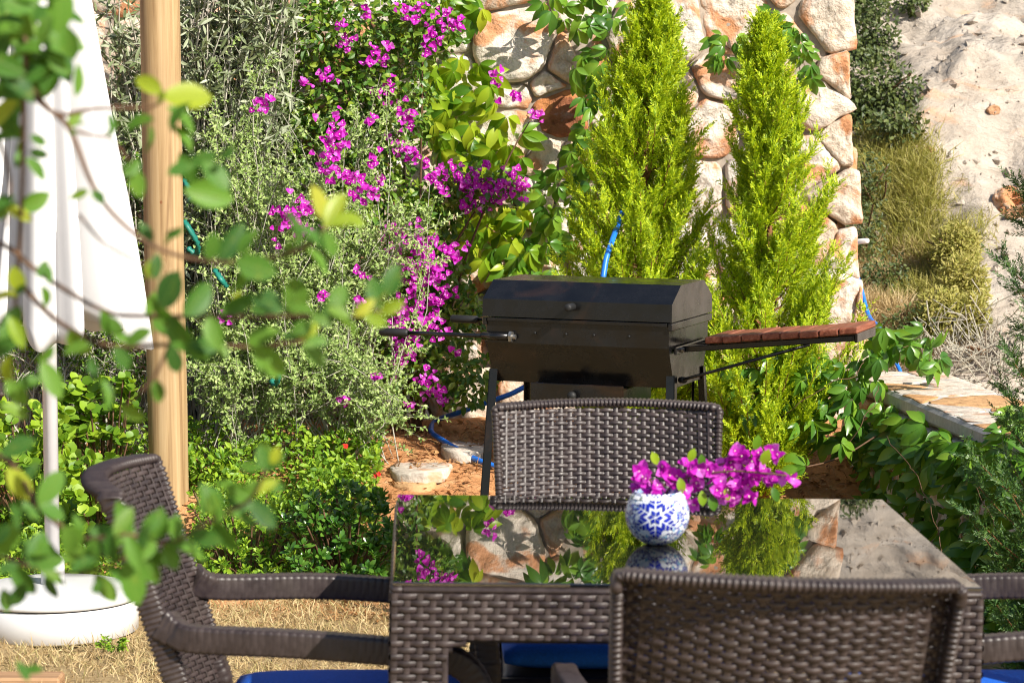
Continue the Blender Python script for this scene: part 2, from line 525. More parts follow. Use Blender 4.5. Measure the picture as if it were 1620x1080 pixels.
def stone_mat(name, pal, orange=.55, bstr=.7):
    m, nt, out = new_mat(name)
    co = objco(nt); oi = nt.nodes.new('ShaderNodeObjectInfo')
    cx = nt.nodes.new('ShaderNodeCombineXYZ')
    for i, k in enumerate((37.0, 11.0, 23.0)): nt.links.new(math_node(nt, 'MULTIPLY', oi.outputs['Random'], k), cx.inputs[i])
    ad = nd(nt, 'ShaderNodeVectorMath', _operation='ADD'); nt.links.new(co, ad.inputs[0]); nt.links.new(cx.outputs[0], ad.inputs[1])
    v = ad.outputs[0]
    base = ramp(nt, oi.outputs['Random'], [(i / (len(pal) - 1), c) for i, c in enumerate(pal)])
    n1 = noise_tex(nt, v, 22, 8, 0.68); n2 = noise_tex(nt, v, 5.5, 5, 0.6, 0.8); n3 = noise_tex(nt, v, 9, 4, 0.55, 0.4)
    c = mixc(nt, 0.8, base, ramp(nt, n1, [(0.3, (.38, .34, .30)), (0.50, (.95, .94, .92)), (0.72, (1.15, 1.12, 1.08))]), 'MULTIPLY')
    c = mixc(nt, ramp(nt, n2, [(orange, (0, 0, 0)), (orange + .10, (.85, .85, .85))]), c, (.54, .22, .08))
    c = mixc(nt, ramp(nt, n3, [(0.60, (0, 0, 0)), (0.72, (.6, .6, .6))]), c, (.33, .32, .31))
    principled(nt, out, c, .85, .25, 0, bump(nt, n1, min(1, bstr * 1.4), 0.02, bump(nt, n3, bstr, 0.03)))
    return m
M['stone'] = stone_mat('limestone_boulder', [(.66, .57, .47), (.72, .66, .59), (.60, .49, .38), (.74, .68, .61), (.68, .61, .53)], .495)
M['redstone'] = stone_mat('red_brown_boulder', [(.24, .085, .04), (.30, .12, .06)], .5)
M['flag'] = stone_mat('capstone', [(.58, .51, .43), (.62, .55, .47), (.54, .48, .42)], .55, .4)
M['orangeflag'] = stone_mat('orange_capstone', [(.52, .28, .12), (.56, .35, .18)], .6, .4)
M['mortar'] = plain('lime_mortar', (.34, .29, .24), .95, .1, 0, .2, 40, .8)
M['greymortar'] = plain('grey_mortar', (.46, .44, .42), .95, .1, 0, .12, 40, .7)
M['orange_rock'] = stone_mat('orange_rock', [(.46, .21, .10), (.52, .33, .20)], .62, .9)

def soil_mat():
    m, nt, out = new_mat('ground_soil')
    co = objco(nt)
    sx = nt.nodes.new('ShaderNodeSeparateXYZ'); nt.links.new(co, sx.inputs[0])
    n1 = noise_tex(nt, co, 9, 8, 0.7); n2 = noise_tex(nt, co, 60, 6, 0.7); n3 = noise_tex(nt, co, 1.3, 4, 0.6)
    lawn = ramp(nt, n2, [(0.3, (.20, .13, .06)), (0.55, (.40, .29, .15)), (0.75, (.52, .41, .24))])
    red = ramp(nt, n1, [(0.25, (.34, .14, .05)), (0.55, (.58, .29, .13)), (0.75, (.70, .47, .27))])
    yv = math_node(nt, 'ADD', sx.outputs[1], math_node(nt, 'MULTIPLY', math_node(nt, 'SUBTRACT', n1, 0.5), 1.2))
    mk = nt.nodes.new('ShaderNodeMapRange'); mk.inputs[1].default_value = 7.6; mk.inputs[2].default_value = 8.0
    nt.links.new(yv, mk.inputs[0])
    c = mixc(nt, mk.outputs[0], lawn, red)
    principled(nt, out, c, .95, .1, 0, bump(nt, n2, 0.8, 0.01, bump(nt, n1, .7, .03)))
    return m
M['soil'] = soil_mat()
def hill_mat():
    m, nt, out = new_mat('hill_rock')
    co = objco(nt)
    mp = nd(nt, 'ShaderNodeMapping'); mp.inputs['Rotation'].default_value = (0, 0, math.radians(25)); mp.inputs['Scale'].default_value = (1.0, 2.2, 2.6)
    nt.links.new(co, mp.inputs['Vector'])
    v = mp.outputs[0]
    n1 = noise_tex(nt, v, 1.4, 7, 0.62, 0.6); n2 = noise_tex(nt, v, 6, 7, 0.7); n3 = noise_tex(nt, v, 2.6, 4, 0.55, 0.8)
    c = ramp(nt, n1, [(0.28, (.33, .275, .225)), (0.5, (.465, .405, .34)), (0.72, (.56, .50, .435))])
    c = mixc(nt, 0.6, c, ramp(nt, n2, [(0.3, (.55, .53, .50)), (0.6, (1, 1, 1))]), 'MULTIPLY')
    c = mixc(nt, ramp(nt, n3, [(0.60, (0, 0, 0)), (0.72, (.7, .7, .7))]), c, (.52, .30, .17))
    principled(nt, out, c, .95, .1, 0, bump(nt, n2, 0.7, 0.04, bump(nt, n1, .6, .15)))
    return m
M['hill'] = hill_mat()

# ------------------------------------------------------------------ setting: ground and hillside
def sstep(a, b, x):
    t = np.clip((x - a) / (b - a), 0, 1); return t * t * (3 - 2 * t)
def bank(x, y):
    """garden ground: flat lawn that climbs to the foot of the wall"""
    return 0.30 * sstep(7.9, 9.5, y) * (1 - 0.75 * sstep(1.25, 1.6, x))
def grid(x0, x1, y0, y1, nx, ny, zf, spx=None, spy=None):
    xs = spx if spx is not None else np.linspace(x0, x1, nx); ys = spy if spy is not None else np.linspace(y0, y1, ny)
    X, Y = np.meshgrid(xs, ys); Z = zf(X, Y)
    V = np.stack([X, Y, Z], -1).reshape(-1, 3)
    nx, ny = len(xs), len(ys)
    i, j = np.meshgrid(np.arange(nx - 1), np.arange(ny - 1))
    a = (j * nx + i).ravel(); b = a + 1; c = a + nx + 1; d = a + nx
    return V, np.concatenate([np.stack([a, b, c], -1), np.stack([a, c, d], -1)])
def fbm(X, Y, s, amp, seed=0.0):
    f = np.vectorize(lambda x, y: noise.fractal(Vector((x * s + seed, y * s, seed)), 0.8, 2.1, 5))
    return amp * f(X, Y)
V, F = grid(0, 0, 0, 0, 0, 0, lambda X, Y: bank(X, Y) + 0.012 * np.sin(X * 7.1) * np.sin(Y * 6.3) + .008 * np.sin(X * 17 + Y * 13),
            np.concatenate([np.linspace(-40, -3.2, 12), np.linspace(-3, 3, 80), np.linspace(3.3, 40, 12)]),
            np.concatenate([np.linspace(-40, 4, 14), np.linspace(4.2, 10.8, 90)]))
g = link('ground', tri_mesh('ground', V, F, M['soil'], True)); tag(g, kind='structure')
def hill_z(X, Y):
    base = -0.25 + 0.42 * np.clip(Y - 9.9, 0, 1.1) / 1.1 + 0.62 * np.clip(Y - 11, 0, 60)
    return base
def hillf(X, Y):
    z = hill_z(X, Y)
    k = sstep(10, 12, Y)
    rd = np.vectorize(lambda x, y: noise.ridged_multi_fractal(Vector((x * 1.6 + y * .5, y * 2.6, 4.4)), .9, 2.2, 5, 1.0, 2.0))
    return z + k * .045 * rd(X, Y) + k * (fbm(X, Y, 0.55, 0.28, 3.1) + fbm(X, Y, 2.2, 0.07, 8.2)) + 0.05 * fbm(X, Y, 4.0, 1, 5.0) * k
V, F = grid(0, 0, 0, 0, 0, 0, hillf,
            np.concatenate([np.linspace(-45, 0.6, 24), np.linspace(0.7, 4.2, 110), np.linspace(4.5, 45, 24)]),
            np.concatenate([np.linspace(9.7, 15.5, 110), np.linspace(15.7, 60, 40)]))
hill = link('hillside', tri_mesh('hillside', V, F, M['hill'], True)); tag(hill, kind='structure')
def hill_at(x, y): return float(hillf(np.array([x]), np.array([y]))[0])
def on_hill(px, py):
    """where the sight line px, py meets the hillside"""
    for Y in np.arange(10.2, 22, 0.04):
        p = at(px, py, Y)
        if hill_at(p.x, Y) >= p.z: return Vector((p.x, Y, hill_at(p.x, Y)))
    p = at(px, py, 13); return p
def ground_z(x, y): return float(bank(np.array(x), np.array(y)))

# ------------------------------------------------------------------ stone walls
def clip_poly(poly, n, d):
    out = []
    for i in range(len(poly)):
        p, q = poly[i], poly[(i + 1) % len(poly)]
        a, b = n[0]*p[0] + n[1]*p[1] - d, n[0]*q[0] + n[1]*q[1] - d
        if a <= 0: out.append(p)
        if (a < 0 < b) or (b < 0 < a):
            t = a / (a - b); out.append((p[0] + (q[0]-p[0])*t, p[1] + (q[1]-p[1])*t))
    return out
def power_cells(sites, rect):
    cells = []
    for i, (x, z, r) in enumerate(sites):
        poly = [(rect[0], rect[2]), (rect[1], rect[2]), (rect[1], rect[3]), (rect[0], rect[3])]
        for j, (u, w, s) in enumerate(sites):
            if i == j or (u-x)**2 + (w-z)**2 > 0.9: continue
            n = (2*(u-x), 2*(w-z)); d = u*u + w*w - x*x - z*z - (s*s - r*r)
            poly = clip_poly(poly, n, d)
            if len(poly) < 3: break
        cells.append(poly if len(poly) >= 3 else None)
    return cells
def resample(poly, n):
    P = np.array(poly); P2 = np.roll(P, -1, 0)
    L = np.linalg.norm(P2 - P, axis=1); c = np.concatenate([[0], np.cumsum(L)])
    out = []
    for s in np.linspace(0, c[-1], n, endpoint=False):
        k = min(np.searchsorted(c, s, 'right') - 1, len(P) - 1)
        out.append(P[k] + (P2[k] - P[k]) * (s - c[k]) / max(1e-9, L[k]))
    return np.array(out)
def stone_mesh(poly, gap, depth, seed, rough=0.014, n=20, flat=False):
    """boulder whose outline is poly in (u, w), bulging by depth along -v; returns V (u, v, w), F"""
    P = np.array(poly)
    Q = np.roll(P, -1, 0); P = np.stack([.91*P + .09*Q, .09*P + .91*Q], 1).reshape(-1, 2)
    P = resample(P, n)
    c = P.mean(0); rad = np.linalg.norm(P - c, axis=1)
    P = c + (P - c) * (1 - gap / np.maximum(rad, gap * 1.5))[:, None]
    rings = [(1.0, 0.0), (1.0, .55), (.97, .83), (.90, .94), (.75, .98), (.55, 1.0), (.3, 1.0)] if not flat else [(1.0, 0.0), (1.0, .7), (.97, .95), (.6, 1.0)]
    V = []
    for (s, h) in rings:
        for k in range(n):
            q = c + (P[k] - c) * s
            nz = noise.fractal(Vector((q[0] * 13 + seed, q[1] * 13, seed * 1.7)), 0.7, 2.1, 5)
            nl = noise.noise(Vector((q[0] * 3.5 + seed * 3, q[1] * 3.5, seed)))
            dd = depth * h * (1 + 0.45 * nl) + (rough * nz if h > 0 else 0)
            e = 1 + 0.05 * nz * (1 if h > 0 else 0)
            V.append((c[0] + (q[0]-c[0]) * e, -dd, c[1] + (q[1]-c[1]) * e))
    V.append((c[0], -depth * (1 + .3 * noise.noise(Vector((c[0]*3.5, c[1]*3.5, seed)))), c[1]))
    F = []
    R = len(rings)
    for i in range(R - 1):
        for k in range(n):
            k2 = (k + 1) % n
            F += [(i*n+k, i*n+k2, (i+1)*n+k2), (i*n+k, (i+1)*n+k2, (i+1)*n+k)]
    for k in range(n): F.append(((R-1)*n+k, (R-1)*n+(k+1) % n, R*n))
    return np.array(V), np.array(F)

WALLY = 10.0
px2w = lambda px, py: (at(px, py, WALLY).x, at(px, py, WALLY).z)
hand = [(812,68,66),(795,-12,46),(735,55,18),(885,95,34),(930,75,28),(925,15,36),(862,130,28),(830,128,14),(880,182,40),(818,150,24),(815,215,42),(862,245,36),
        (905,255,34),(845,325,40),(798,330,32),(735,190,46),(735,125,30),(700,270,46),(780,410,46),(842,405,40),(892,335,30),(1165,30,58),(1085,45,34),(1143,118,30),
        (1235,80,56),(1297,35,46),(1318,118,22),(1278,165,42),(1215,185,46),(1312,222,28),(1268,255,42),(1120,205,40),(1195,290,52),(1305,312,36),(1258,375,46),
        (1322,405,32),(1290,470,46),(1215,455,50),(1332,480,24),(1320,560,40),(1010,60,50),(1050,160,48),(980,160,45),(1010,300,55),(950,380,48),(1060,420,52)]
sites = [(px2w(a, b)[0], px2w(a, b)[1], r * WALLY / FPX) for a, b, r in hand]
WX0, WX1, WZ0, WZ1 = -3.4, 1.235, 0.15, 2.45
tries = 0
while tries < 5000:
    tries += 1
    r = random.uniform(.07, .15); x = random.uniform(WX0 + .05, WX1 - .04); z = random.uniform(WZ0, WZ1)
    if all((x-a)**2 + (z-b)**2 > (0.88 * (r + c))**2 for a, b, c in sites): sites.append((x, z, r))
wall = empty('stone_wall', (0.3, WALLY, 0.1), 'tall retaining wall of rough pale limestone boulders behind the two golden cypresses', 'wall')
mb = MB(); box(mb, ((WX0 + WX1) / 2 - .02, WALLY + .24, (WZ0 + WZ1) / 2 - .05), (WX1 - WX0 - .04, .490, WZ1 - WZ0 + .2), .05)
mb.build('mortar_core', M['mortar'], wall, world=True)
for i, poly in enumerate(power_cells(sites, (WX0, WX1, WZ0, WZ1))):
    if poly is None: continue
    red = i == 8
    V, F = stone_mesh(poly, 0.005, random.uniform(.05, .10), i * 1.37, 0.013, 34 if sites[i][0] > -.8 else 16)
    if sites[i][0] > WX1 - .14:                       # the wall's free end is rounded off by whole boulders
        V[:, 0] += 0.02 * math.sin(i * 2.1)
    V[:, 0] += .09 * np.clip(V[:, 0] - .7, 0, 1) / .5 * (1.9 - V[:, 2]) / 1.5
    V = V + np.array((0, WALLY + .035, 0)) - np.array(wall.location)
    link('stone', tri_mesh('stone', V, F, M['redstone' if red else 'stone'], True), wall)
# boulders on the free end of the wall
se = []; t2 = 0
while t2 < 1500:
    t2 += 1
    r = random.uniform(.07, .13); x = random.uniform(.03, .42); z = random.uniform(WZ0, WZ1)
    if all((x-a)**2 + (z-b)**2 > (0.9 * (r + c))**2 for a, b, c in se): se.append((x, z, r))
for i, poly in enumerate(power_cells(se, (.01, .45, WZ0, WZ1))):
    if poly is None: continue
    V, F = stone_mesh(poly, .006, random.uniform(.03, .055), 70 + i, .012)
    V = np.stack([-V[:, 1] + WX1 - .035, V[:, 0] + WALLY + .01, V[:, 2]], -1) - np.array(wall.location)
    link('stone', tri_mesh('stone', V, F, M['stone'], True), wall)

# low side wall: runs from the end of the tall wall towards the camera
LWA, LWB, LWZ = Vector((1.14, 9.25, 0)), Vector((1.62, 5.4, 0)), 0.55
lwd = (LWB - LWA); lwl = lwd.length; lwd.normalize(); lwn = Vector((-lwd.y, lwd.x, 0))     # lwn points away from the table
if lwn.x < 0: lwn = -lwn
LWT = 0.34
low = empty('low_stone_wall', (LWA.x, LWA.y, 0.0), 'low garden wall with pale and orange flagstone cap beside the creeper', 'wall')
mb = MB()
ang = math.atan2(lwd.y, lwd.x)
box(mb, tuple((LWA + LWB) / 2 + lwn * (LWT / 2) + Vector((0, 0, .22))), (lwl, LWT - .06, .56), .01, Matrix.Rotation(ang, 4, 'Z'))
mb.build('mortar_core', M['mortar'], low, world=True)
mb = MB()
box(mb, tuple((LWA + LWB) / 2 + lwn * (LWT / 2) + Vector((0, 0, .516))), (lwl + .02, LWT, .052), .01, Matrix.Rotation(ang, 4, 'Z'))
mb.build('cap_bed', M['greymortar'], low, world=True)
s = []
t2 = 0
while t2 < 2500:
    t2 += 1
    r = random.uniform(.07, .15); x = random.uniform(0.02, lwl - .02); z = random.uniform(.02, LWT - .02)
    if all((x-a)**2 + (z-b)**2 > (0.9 * (r + c))**2 for a, b, c in s): s.append((x, z, r))
for i, poly in enumerate(power_cells(s, (0, lwl, 0.006, LWT - .006))):
    if poly is None: continue
    V, F = stone_mesh(poly, .008, .005, i * 2.3 + 5, .002, 16, True)
    W = np.array([tuple(LWA + lwd * a + lwn * c + Vector((0, 0, .541 - b))) for a, b, c in V]) - np.array(low.location)
    link('flagstone', tri_mesh('flagstone', W, F[:, ::-1] if lwn.x > 0 else F, M['orangeflag' if i % 3 == 0 else 'flag'], True), low)
s = []; t2 = 0
while t2 < 2500:
    t2 += 1
    r = random.uniform(.06, .11); x = random.uniform(0.02, lwl - .02); z = random.uniform(.03, .46)
    if all((x-a)**2 + (z-b)**2 > (0.9 * (r + c))**2 for a, b, c in s): s.append((x, z, r))
for i, poly in enumerate(power_cells(s, (0, lwl, 0.0, .485))):
    if poly is None: continue
    V, F = stone_mesh(poly, .009, .045, i * 1.9 + 50, .01, 16)
    W = np.array([tuple(LWA + lwd * a + lwn * (.03 + b) + Vector((0, 0, c))) for a, b, c in V]) - np.array(low.location)
    link('stone', tri_mesh('stone', W, F, M['stone'], True), low)

# ------------------------------------------------------------------ woven furniture
def ribbon_rows(mb, rows, pt, pitch, amp, hgt, thk, per=4, wav=1.0):
    """woven strands. rows: [(row index, w, u0, u1)]; pt(u, w) -> (point, normal, up) ; strand snakes over and under stakes of that pitch"""
    sec = [(thk/2, -hgt*.30), (thk/2, hgt*.30), (0, hgt*.5), (-thk/2, hgt*.30), (-thk/2, -hgt*.30), (0, -hgt*.5)]
    for (r, w, u0, u1) in rows:
        n = max(3, int(round((u1 - u0) / pitch * per)) + 1)
        us = np.linspace(u0, u1, n)
        V = []
        for u in us:
            p, nn, up = pt(u, w)
            ph = math.cos(math.pi * (u / pitch + r))
            ph = math.copysign(abs(ph) ** 0.6, ph)
            o = amp * ph
            for (a, b) in sec: V.append(p + nn * (o + a) + up * b)
        V = np.array(V); k = 6
        i = np.arange(n - 1)[:, None]; j = np.arange(k)[None, :]; j2 = (j + 1) % k
        a, b, c, d = i*k+j, i*k+j2, (i+1)*k+j2, (i+1)*k+j
        mb.add(V, np.concatenate([np.stack([a, c, b], -1).reshape(-1, 3), np.stack([a, d, c], -1).reshape(-1, 3)]))

# --- table -----------------------------------------------------------------
TS, TH = 0.905, 0.735                       # side and height to the underside of the glass
LEGW, APR, FIL = 0.078, 0.078, 0.045
table = empty('dining_table', (0.243, 4.55, 0), 'square brown wicker dining table with a mirror-like black glass top', 'table', rot=(0, math.radians(0.9), math.radians(1.9)))
def table_face():
    mb = MB()
    pitch, rp = 0.0195, 0.0104
    rows = []
    h = TS / 2
    z = TH - .006; r = 0
    while z > 0.02:
        below = (TH - APR) - z
        if below < 0: rows.append((r, z, -h, h))
        else:
            e = 0.0
            if below < FIL: e = FIL - math.sqrt(max(0, FIL**2 - (FIL - below)**2))
            else: e = 0
            w = LEGW + (FIL - math.sqrt(max(0, FIL**2 - (FIL - below)**2)) if below < FIL else 0)
            rows.append((r, z, -h, -h + w)); rows.append((r, z, h - w, h))
        z -= rp; r += 1
    Z = np.array((0, 0, 1.0)); Nn = np.array((0, -1.0, 0))
    ribbon_rows(mb, rows, lambda u, w: (np.array((u, -h, w)), Nn, Z), pitch, .0026, .0104, .0036, 6)
    for k in range(-23, 24):
        u = k * pitch
        for (z0, z1) in (((TH - APR + .006, TH - .002),) if abs(u) < h - LEGW - .004 else ((.01, TH - .002),)):
            sweep(mb, [(u, -h, z0), (u, -h, (z0 + z1) / 2), (u, -h, z1)], rrect(.0100, .0030, .0010, 2), up=(0, 1, 0), caps=False)
    return mb.mesh('woven_face', M['wicker'], True)
tf = table_face()
for q in range(4):
    o = link('woven_face', tf, table, rot=(0, 0, q * math.pi / 2)); o['kind'] = 'stuff'
hh = TS / 2 - .004
for q in range(4):
    R = Matrix.Rotation(q * math.pi / 2, 4, 'Z')
    mb = MB()
    c = R @ Vector((0, -hh + .012, TH - APR / 2)); box(mb, tuple(c), (2 * hh - .02, .02, APR), 0, R)
    mb.build('apron', M['core'], table)
    mb = MB()
    c = R @ Vector((-hh + LEGW/2 - .004, -hh + LEGW/2 - .004, TH / 2)); box(mb, tuple(c), (LEGW - .012, LEGW - .012, TH - .004), .006)
    for t in range(6):                      # rounded bracket between leg and apron
        b0 = FIL * t / 6
        w = FIL - math.sqrt(max(0, FIL**2 - (FIL - b0 - FIL/12)**2))
        for axis in (0, 1):
            cc = Vector((-hh + LEGW + w/2 - .006, -hh + .012, TH - APR - b0 - FIL/12)) if axis == 0 else Vector((-hh + .012, -hh + LEGW + w/2 - .006, TH - APR - b0 - FIL/12))
            ss = (w + .004, .018, FIL/6 + .0005) if axis == 0 else (.018, w + .004, FIL/6 + .0005)
            box(mb, tuple(R @ cc), ss, 0, R)
    mb.build('leg', M['core'], table)
mb = MB()
for q in range(4):
    R = Matrix.Rotation(q * math.pi / 2, 4, 'Z')
    box(mb, tuple(R @ Vector((.008, -TS/2 + .008, TH + .0035))), (TS - .014, .020, .011), .004, R)
mb.build('top_rim', M['wicker'], table, True)
mb = MB()
box(mb, (0, 0, TH + .0125), (TS - .002, TS - .002, .007), .0015)
mb.build('glass_top', M['glass'], table)

# --- chairs ----------------------------------------------------------------
CHAIR_TOP = 0.862
def yb(z): return -0.185 - 0.32 * (z - 0.43)
def bw(z): return 0.196 + 0.05 * (z - 0.43)
SAG = 0.058
def back_pt(u, z):
    w = bw(z); s = max(-1, min(1, u / w))
    y = yb(z) - SAG * (1 - s * s)
    n = np.array((-2 * SAG * s / w, -1.0, -0.32)); n /= np.linalg.norm(n)
    up = np.array((0, -0.32, 1.0)); up /= np.linalg.norm(up)
    return np.array((u, y, z)), n, up
mb = MB(); rows = []; r = 0; z = 0.40
while z < CHAIR_TOP - .012:
    rows.append((r, z, -bw(z) - .004, bw(z) + .004)); z += .0084; r += 1
ribbon_rows(mb, rows, back_pt, .0190, .0027, .0090, .0036, 5)
for k in range(-11, 12):                    # upright stakes
    u = (k) * .0190
    P = []
    for z in np.linspace(.395, CHAIR_TOP - .012, 16):
        if abs(u) > bw(z): continue
        P.append(back_pt(u, z)[0])
    if len(P) > 2: sweep(mb, P, rrect(.0102, .0026, .0010, 2), up=(0, 1, 0), caps=False)
ME_BACK = mb.mesh('woven_back', M['wicker'], True)
# rolled lip round the back
pts = []
for z in np.linspace(.46, CHAIR_TOP - .03, 10): pts.append((-bw(z) - .012, yb(z) - .012, z))
zt = CHAIR_TOP - .006
pts.append((-bw(zt) - .012, yb(zt) - .013, zt - .010)); pts.append((-bw(zt) - .008, yb(zt) - .0135, zt - .002))
for s_ in np.linspace(-.985, .985, 13): pts.append((bw(zt) * s_, yb(zt) - SAG * .95 * (1 - s_*s_) - .014, zt + .004 * (1 - s_*s_)))
L = pts[:12]
pts += [(-a, b, c) for a, b, c in L[::-1]]
P, _s = even_path(smooth_path(pts, 14), .0022)
ridg = 1 + 0.13 * np.sin(np.cumsum(np.r_[0, np.linalg.norm(np.diff(P, axis=0), axis=1)]) * 2 * math.pi / .0088)
mb = MB()
sweep(mb, P, rrect(.040, .0150, .0060, 3), up=np.stack([np.where(np.abs(P[:, 0]) > 5, 1, 0) * 0.0 + P[:, 0] * 0, P[:, 0] * 0 + 0, P[:, 0] * 0 + 1], -1) * 0 + np.cross(frames(P, (0, 1, .0))[0], np.array((0, 1.0, 0.0))), scale=ridg)
ME_RIM = mb.mesh('back_rim', M['wicker'], True)
_q = rrect(.038, .044, .007, 4)
ARMSEC = _q[:4] + [(.002, .0212)] + _q[4:8] + [(-.0172, .0)] + _q[8:12] + [(-.002, -.0212)] + _q[12:] + [(.0172, .0)]
def arm_mesh(sg):
    P = smooth_path([(sg*.206, yb(.66) + .004, .672), (sg*.214, yb(.66) + .022, .662), (sg*.230, yb(.66) + .06, .654), (sg*.254, -.05, .652), (sg*.262, .08, .644), (sg*.261, .18, .634), (sg*.259, .228, .618), (sg*.257, .252, .588), (sg*.255, .262, .55), (sg*.253, .266, .51)], 10); P[:, 2] -= .030; P, d = even_path(P, .0021)
    mb = MB()
    sweep(mb, P, ARMSEC, up=np.cross(np.array((1.0, 0, 0)), frames(P, (1, 0, 0))[0]), scale=np.clip(1.25 - d / .12, 1, 1.25)[:, None] * checks(d, ARMSEC))
    return mb.mesh('arm', M['wicker_frame'], True)
ME_ARM = [arm_mesh(-1), arm_mesh(1)]
def leg_mesh(P, w, h):
    mb = MB(); P, d = even_path(smooth_path(P, 20), .0024); sec = rrect(w, h, .010, 3)
    sweep(mb, P, sec, up=(0, 1, 0), scale=checks(d, sec)); return mb.mesh('leg', M['wicker_frame'], True)
ME_LEG = [leg_mesh([(sg*.253, .266, .485), (sg*.252, .268, .25), (sg*.255, .275, 0)], .042, .046) for sg in (-1, 1)] + \
         [leg_mesh([(sg*.198, -.225, .50), (sg*.203, -.212, .43), (sg*.212, -.238, .2), (sg*.220, -.275, 0)], .044, .050) for sg in (-1, 1)]
mb = MB(); box(mb, (0, .035, .405), (.43, .47, .045), .012); ME_SEAT = mb.mesh('seat', M['wicker_frame'], True)
mb = MB(); box(mb, (0, .272, .375), (.46, .03, .10), .01); box(mb, (-.235, .03, .385), (.03, .46, .08), .01); box(mb, (.235, .03, .385), (.03, .46, .08), .01)
ME_APRON = mb.mesh('seat_frame', M['wicker_frame'], True)
def cushion_mesh():
    mb = MB(); n = 14; hx, hy, th = .215, .225, .055
    us = np.linspace(-1, 1, n); top = []
    V = []
    for sgn in (1, -1):
        for a in us:
            for b in us:
                e = max(0, 1 - abs(a)**6) * max(0, 1 - abs(b)**6)
                V.append((hx * a * (1 - .03 * b*b), hy * b * (1 - .03 * a*a), sgn * (th/2 * .35 + th/2 * .65 * e ** .4 + .006 * (1-a*a) * (1-b*b))))
    F = []
    for s_ in range(2):
        o = s_ * n * n
        for i in range(n - 1):
            for j in range(n - 1):
                a, b, c, d = o+i*n+j, o+(i+1)*n+j, o+(i+1)*n+j+1, o+i*n+j+1
                F += [(a, b, c), (a, c, d)] if s_ == 0 else [(a, c, b), (a, d, c)]
    m2 = n * n
    for k in range(n - 1):
        for (a, b) in ((k, k+1), ((n-1)*n+k+1, (n-1)*n+k), ((k+1)*n, k*n), (k*n+n-1, (k+1)*n+n-1)):
            F += [(a, b, m2+b), (a, m2+b, m2+a)]
    mb.add(V, F); return mb.mesh('seat_cushion', M['cushion'], True)
ME_CUSH = cushion_mesh()
def chair(x, y, rz, label, clabel, tilt=0.0):
    c = empty('wicker_armchair', (x, y, 0), label, 'chair', 'wicker armchairs round the table', (0, tilt, rz))
    o = link('woven_back', ME_BACK, c); o['kind'] = 'stuff'
    link('back_rim', ME_RIM, c)
    for m_ in ME_ARM: link('arm', m_, c)
    for m_ in ME_LEG: link('leg', m_, c)
    link('seat', ME_SEAT, c); link('seat_frame', ME_APRON, c)
    k = link('seat_cushion', ME_CUSH, None, Matrix.Rotation(rz, 4, 'Z') @ Vector((0, .045, 0)) + Vector((x, y, .460)), (0, 0, rz))
    tag(k, clabel, 'cushion', 'blue seat cushions')
    return c
chair(.322, 3.897, math.radians(2), 'nearest brown wicker armchair seen from behind, in front of the table', 'blue seat cushion on the nearest chair, hidden behind its woven back', math.radians(2.3))
chair(.195, 5.203, math.pi, 'brown wicker armchair facing the camera between the table and the grill', 'blue seat cushion seen under the table on the chair facing the camera', 0)
chair(-.308, 4.54, -math.pi / 2, 'brown wicker armchair in side view at the left end of the table', 'blue seat cushion on the armchair at the left end of the table', 0)
chair(.83, 4.54, math.pi / 2, 'brown wicker armchair at the right edge with only its arms in view', 'blue seat cushion on the armchair at the right edge', 0)

# --- mosaic vase and its sprig ----------------------------------------------
VC = at(1040, 823, 4.47); VR = .0535
vb = at(1040, 864, 4.5)
TZ = 0.7535
vase = empty('mosaic_vase', (VC.x, VC.y, TZ - .002), 'round blue and white mosaic glass vase with snowflake pattern on the table', 'vase')
def mosaic():
    m, nt, out = new_mat('mosaic_chips')
    co = objco(nt)
    v = nd(nt, 'ShaderNodeTexVoronoi', Scale=230.0); nt.links.new(co, v.inputs['Vector'])
    ve = nd(nt, 'ShaderNodeTexVoronoi', Scale=230.0, _feature='DISTANCE_TO_EDGE'); nt.links.new(co, ve.inputs['Vector'])
    sp = nt.nodes.new('ShaderNodeSeparateColor'); nt.links.new(v.outputs['Color'], sp.inputs[0])
    c = ramp(nt, sp.outputs[0], [(0, (.01, .015, .18)), (.26, (.02, .05, .38)), (.50, (.08, .30, .52)), (.66, (.62, .70, .80)), (.7, (.82, .84, .86)), (1, (.45, .60, .74))])
    nt.nodes[-1].color_ramp.interpolation = 'CONSTANT'
    e = ramp(nt, ve.outputs['Distance'], [(0.03, (1, 1, 1)), (.09, (0, 0, 0))])
    c = mixc(nt, e, c, (.62, .64, .68))
    principled(nt, out, c, .18, .5, 0, bump(nt, ve.outputs['Distance'], .6, .002))
    return m
M['mosaic'] = mosaic()
M['tile_blue'] = plain('cobalt_glass_tile', (.008, .020, .34), .08, .6, 0, .35, 60, 0, .4)
M['tile_white'] = plain('white_tile', (.80, .81, .82), .25, .5, 0, .05, 40, 0)
M['tile_grey'] = plain('grey_tile', (.20, .24, .22), .25, .5, 0, .1, 40, 0)
M['grout'] = plain('white_grout', (.60, .64, .72), .7, .3, 0, .06, 90, .2)
mb = MB(); prof = []
for a in np.linspace(-72, 42, 22):
    prof.append((VR * math.cos(math.radians(a)), VR * 0.985 * math.sin(math.radians(a)) + VR * .94))
ztop = prof[-1][1]; rt = prof[-1][0]
prof = [(0.0, prof[0][1])] + prof + [(rt - .001, ztop + .003), (rt - .003, ztop + .003), (rt - .004, ztop - .002), (rt + .002, ztop - .012), (VR * .93, VR * .94), (.0, .006)]
lathe(mb, prof, 48); mb.build('body', M['mosaic'], vase, True)
fn = np.array((0, 0, 0.0)); vc = np.array((0, 0, VR * .94))
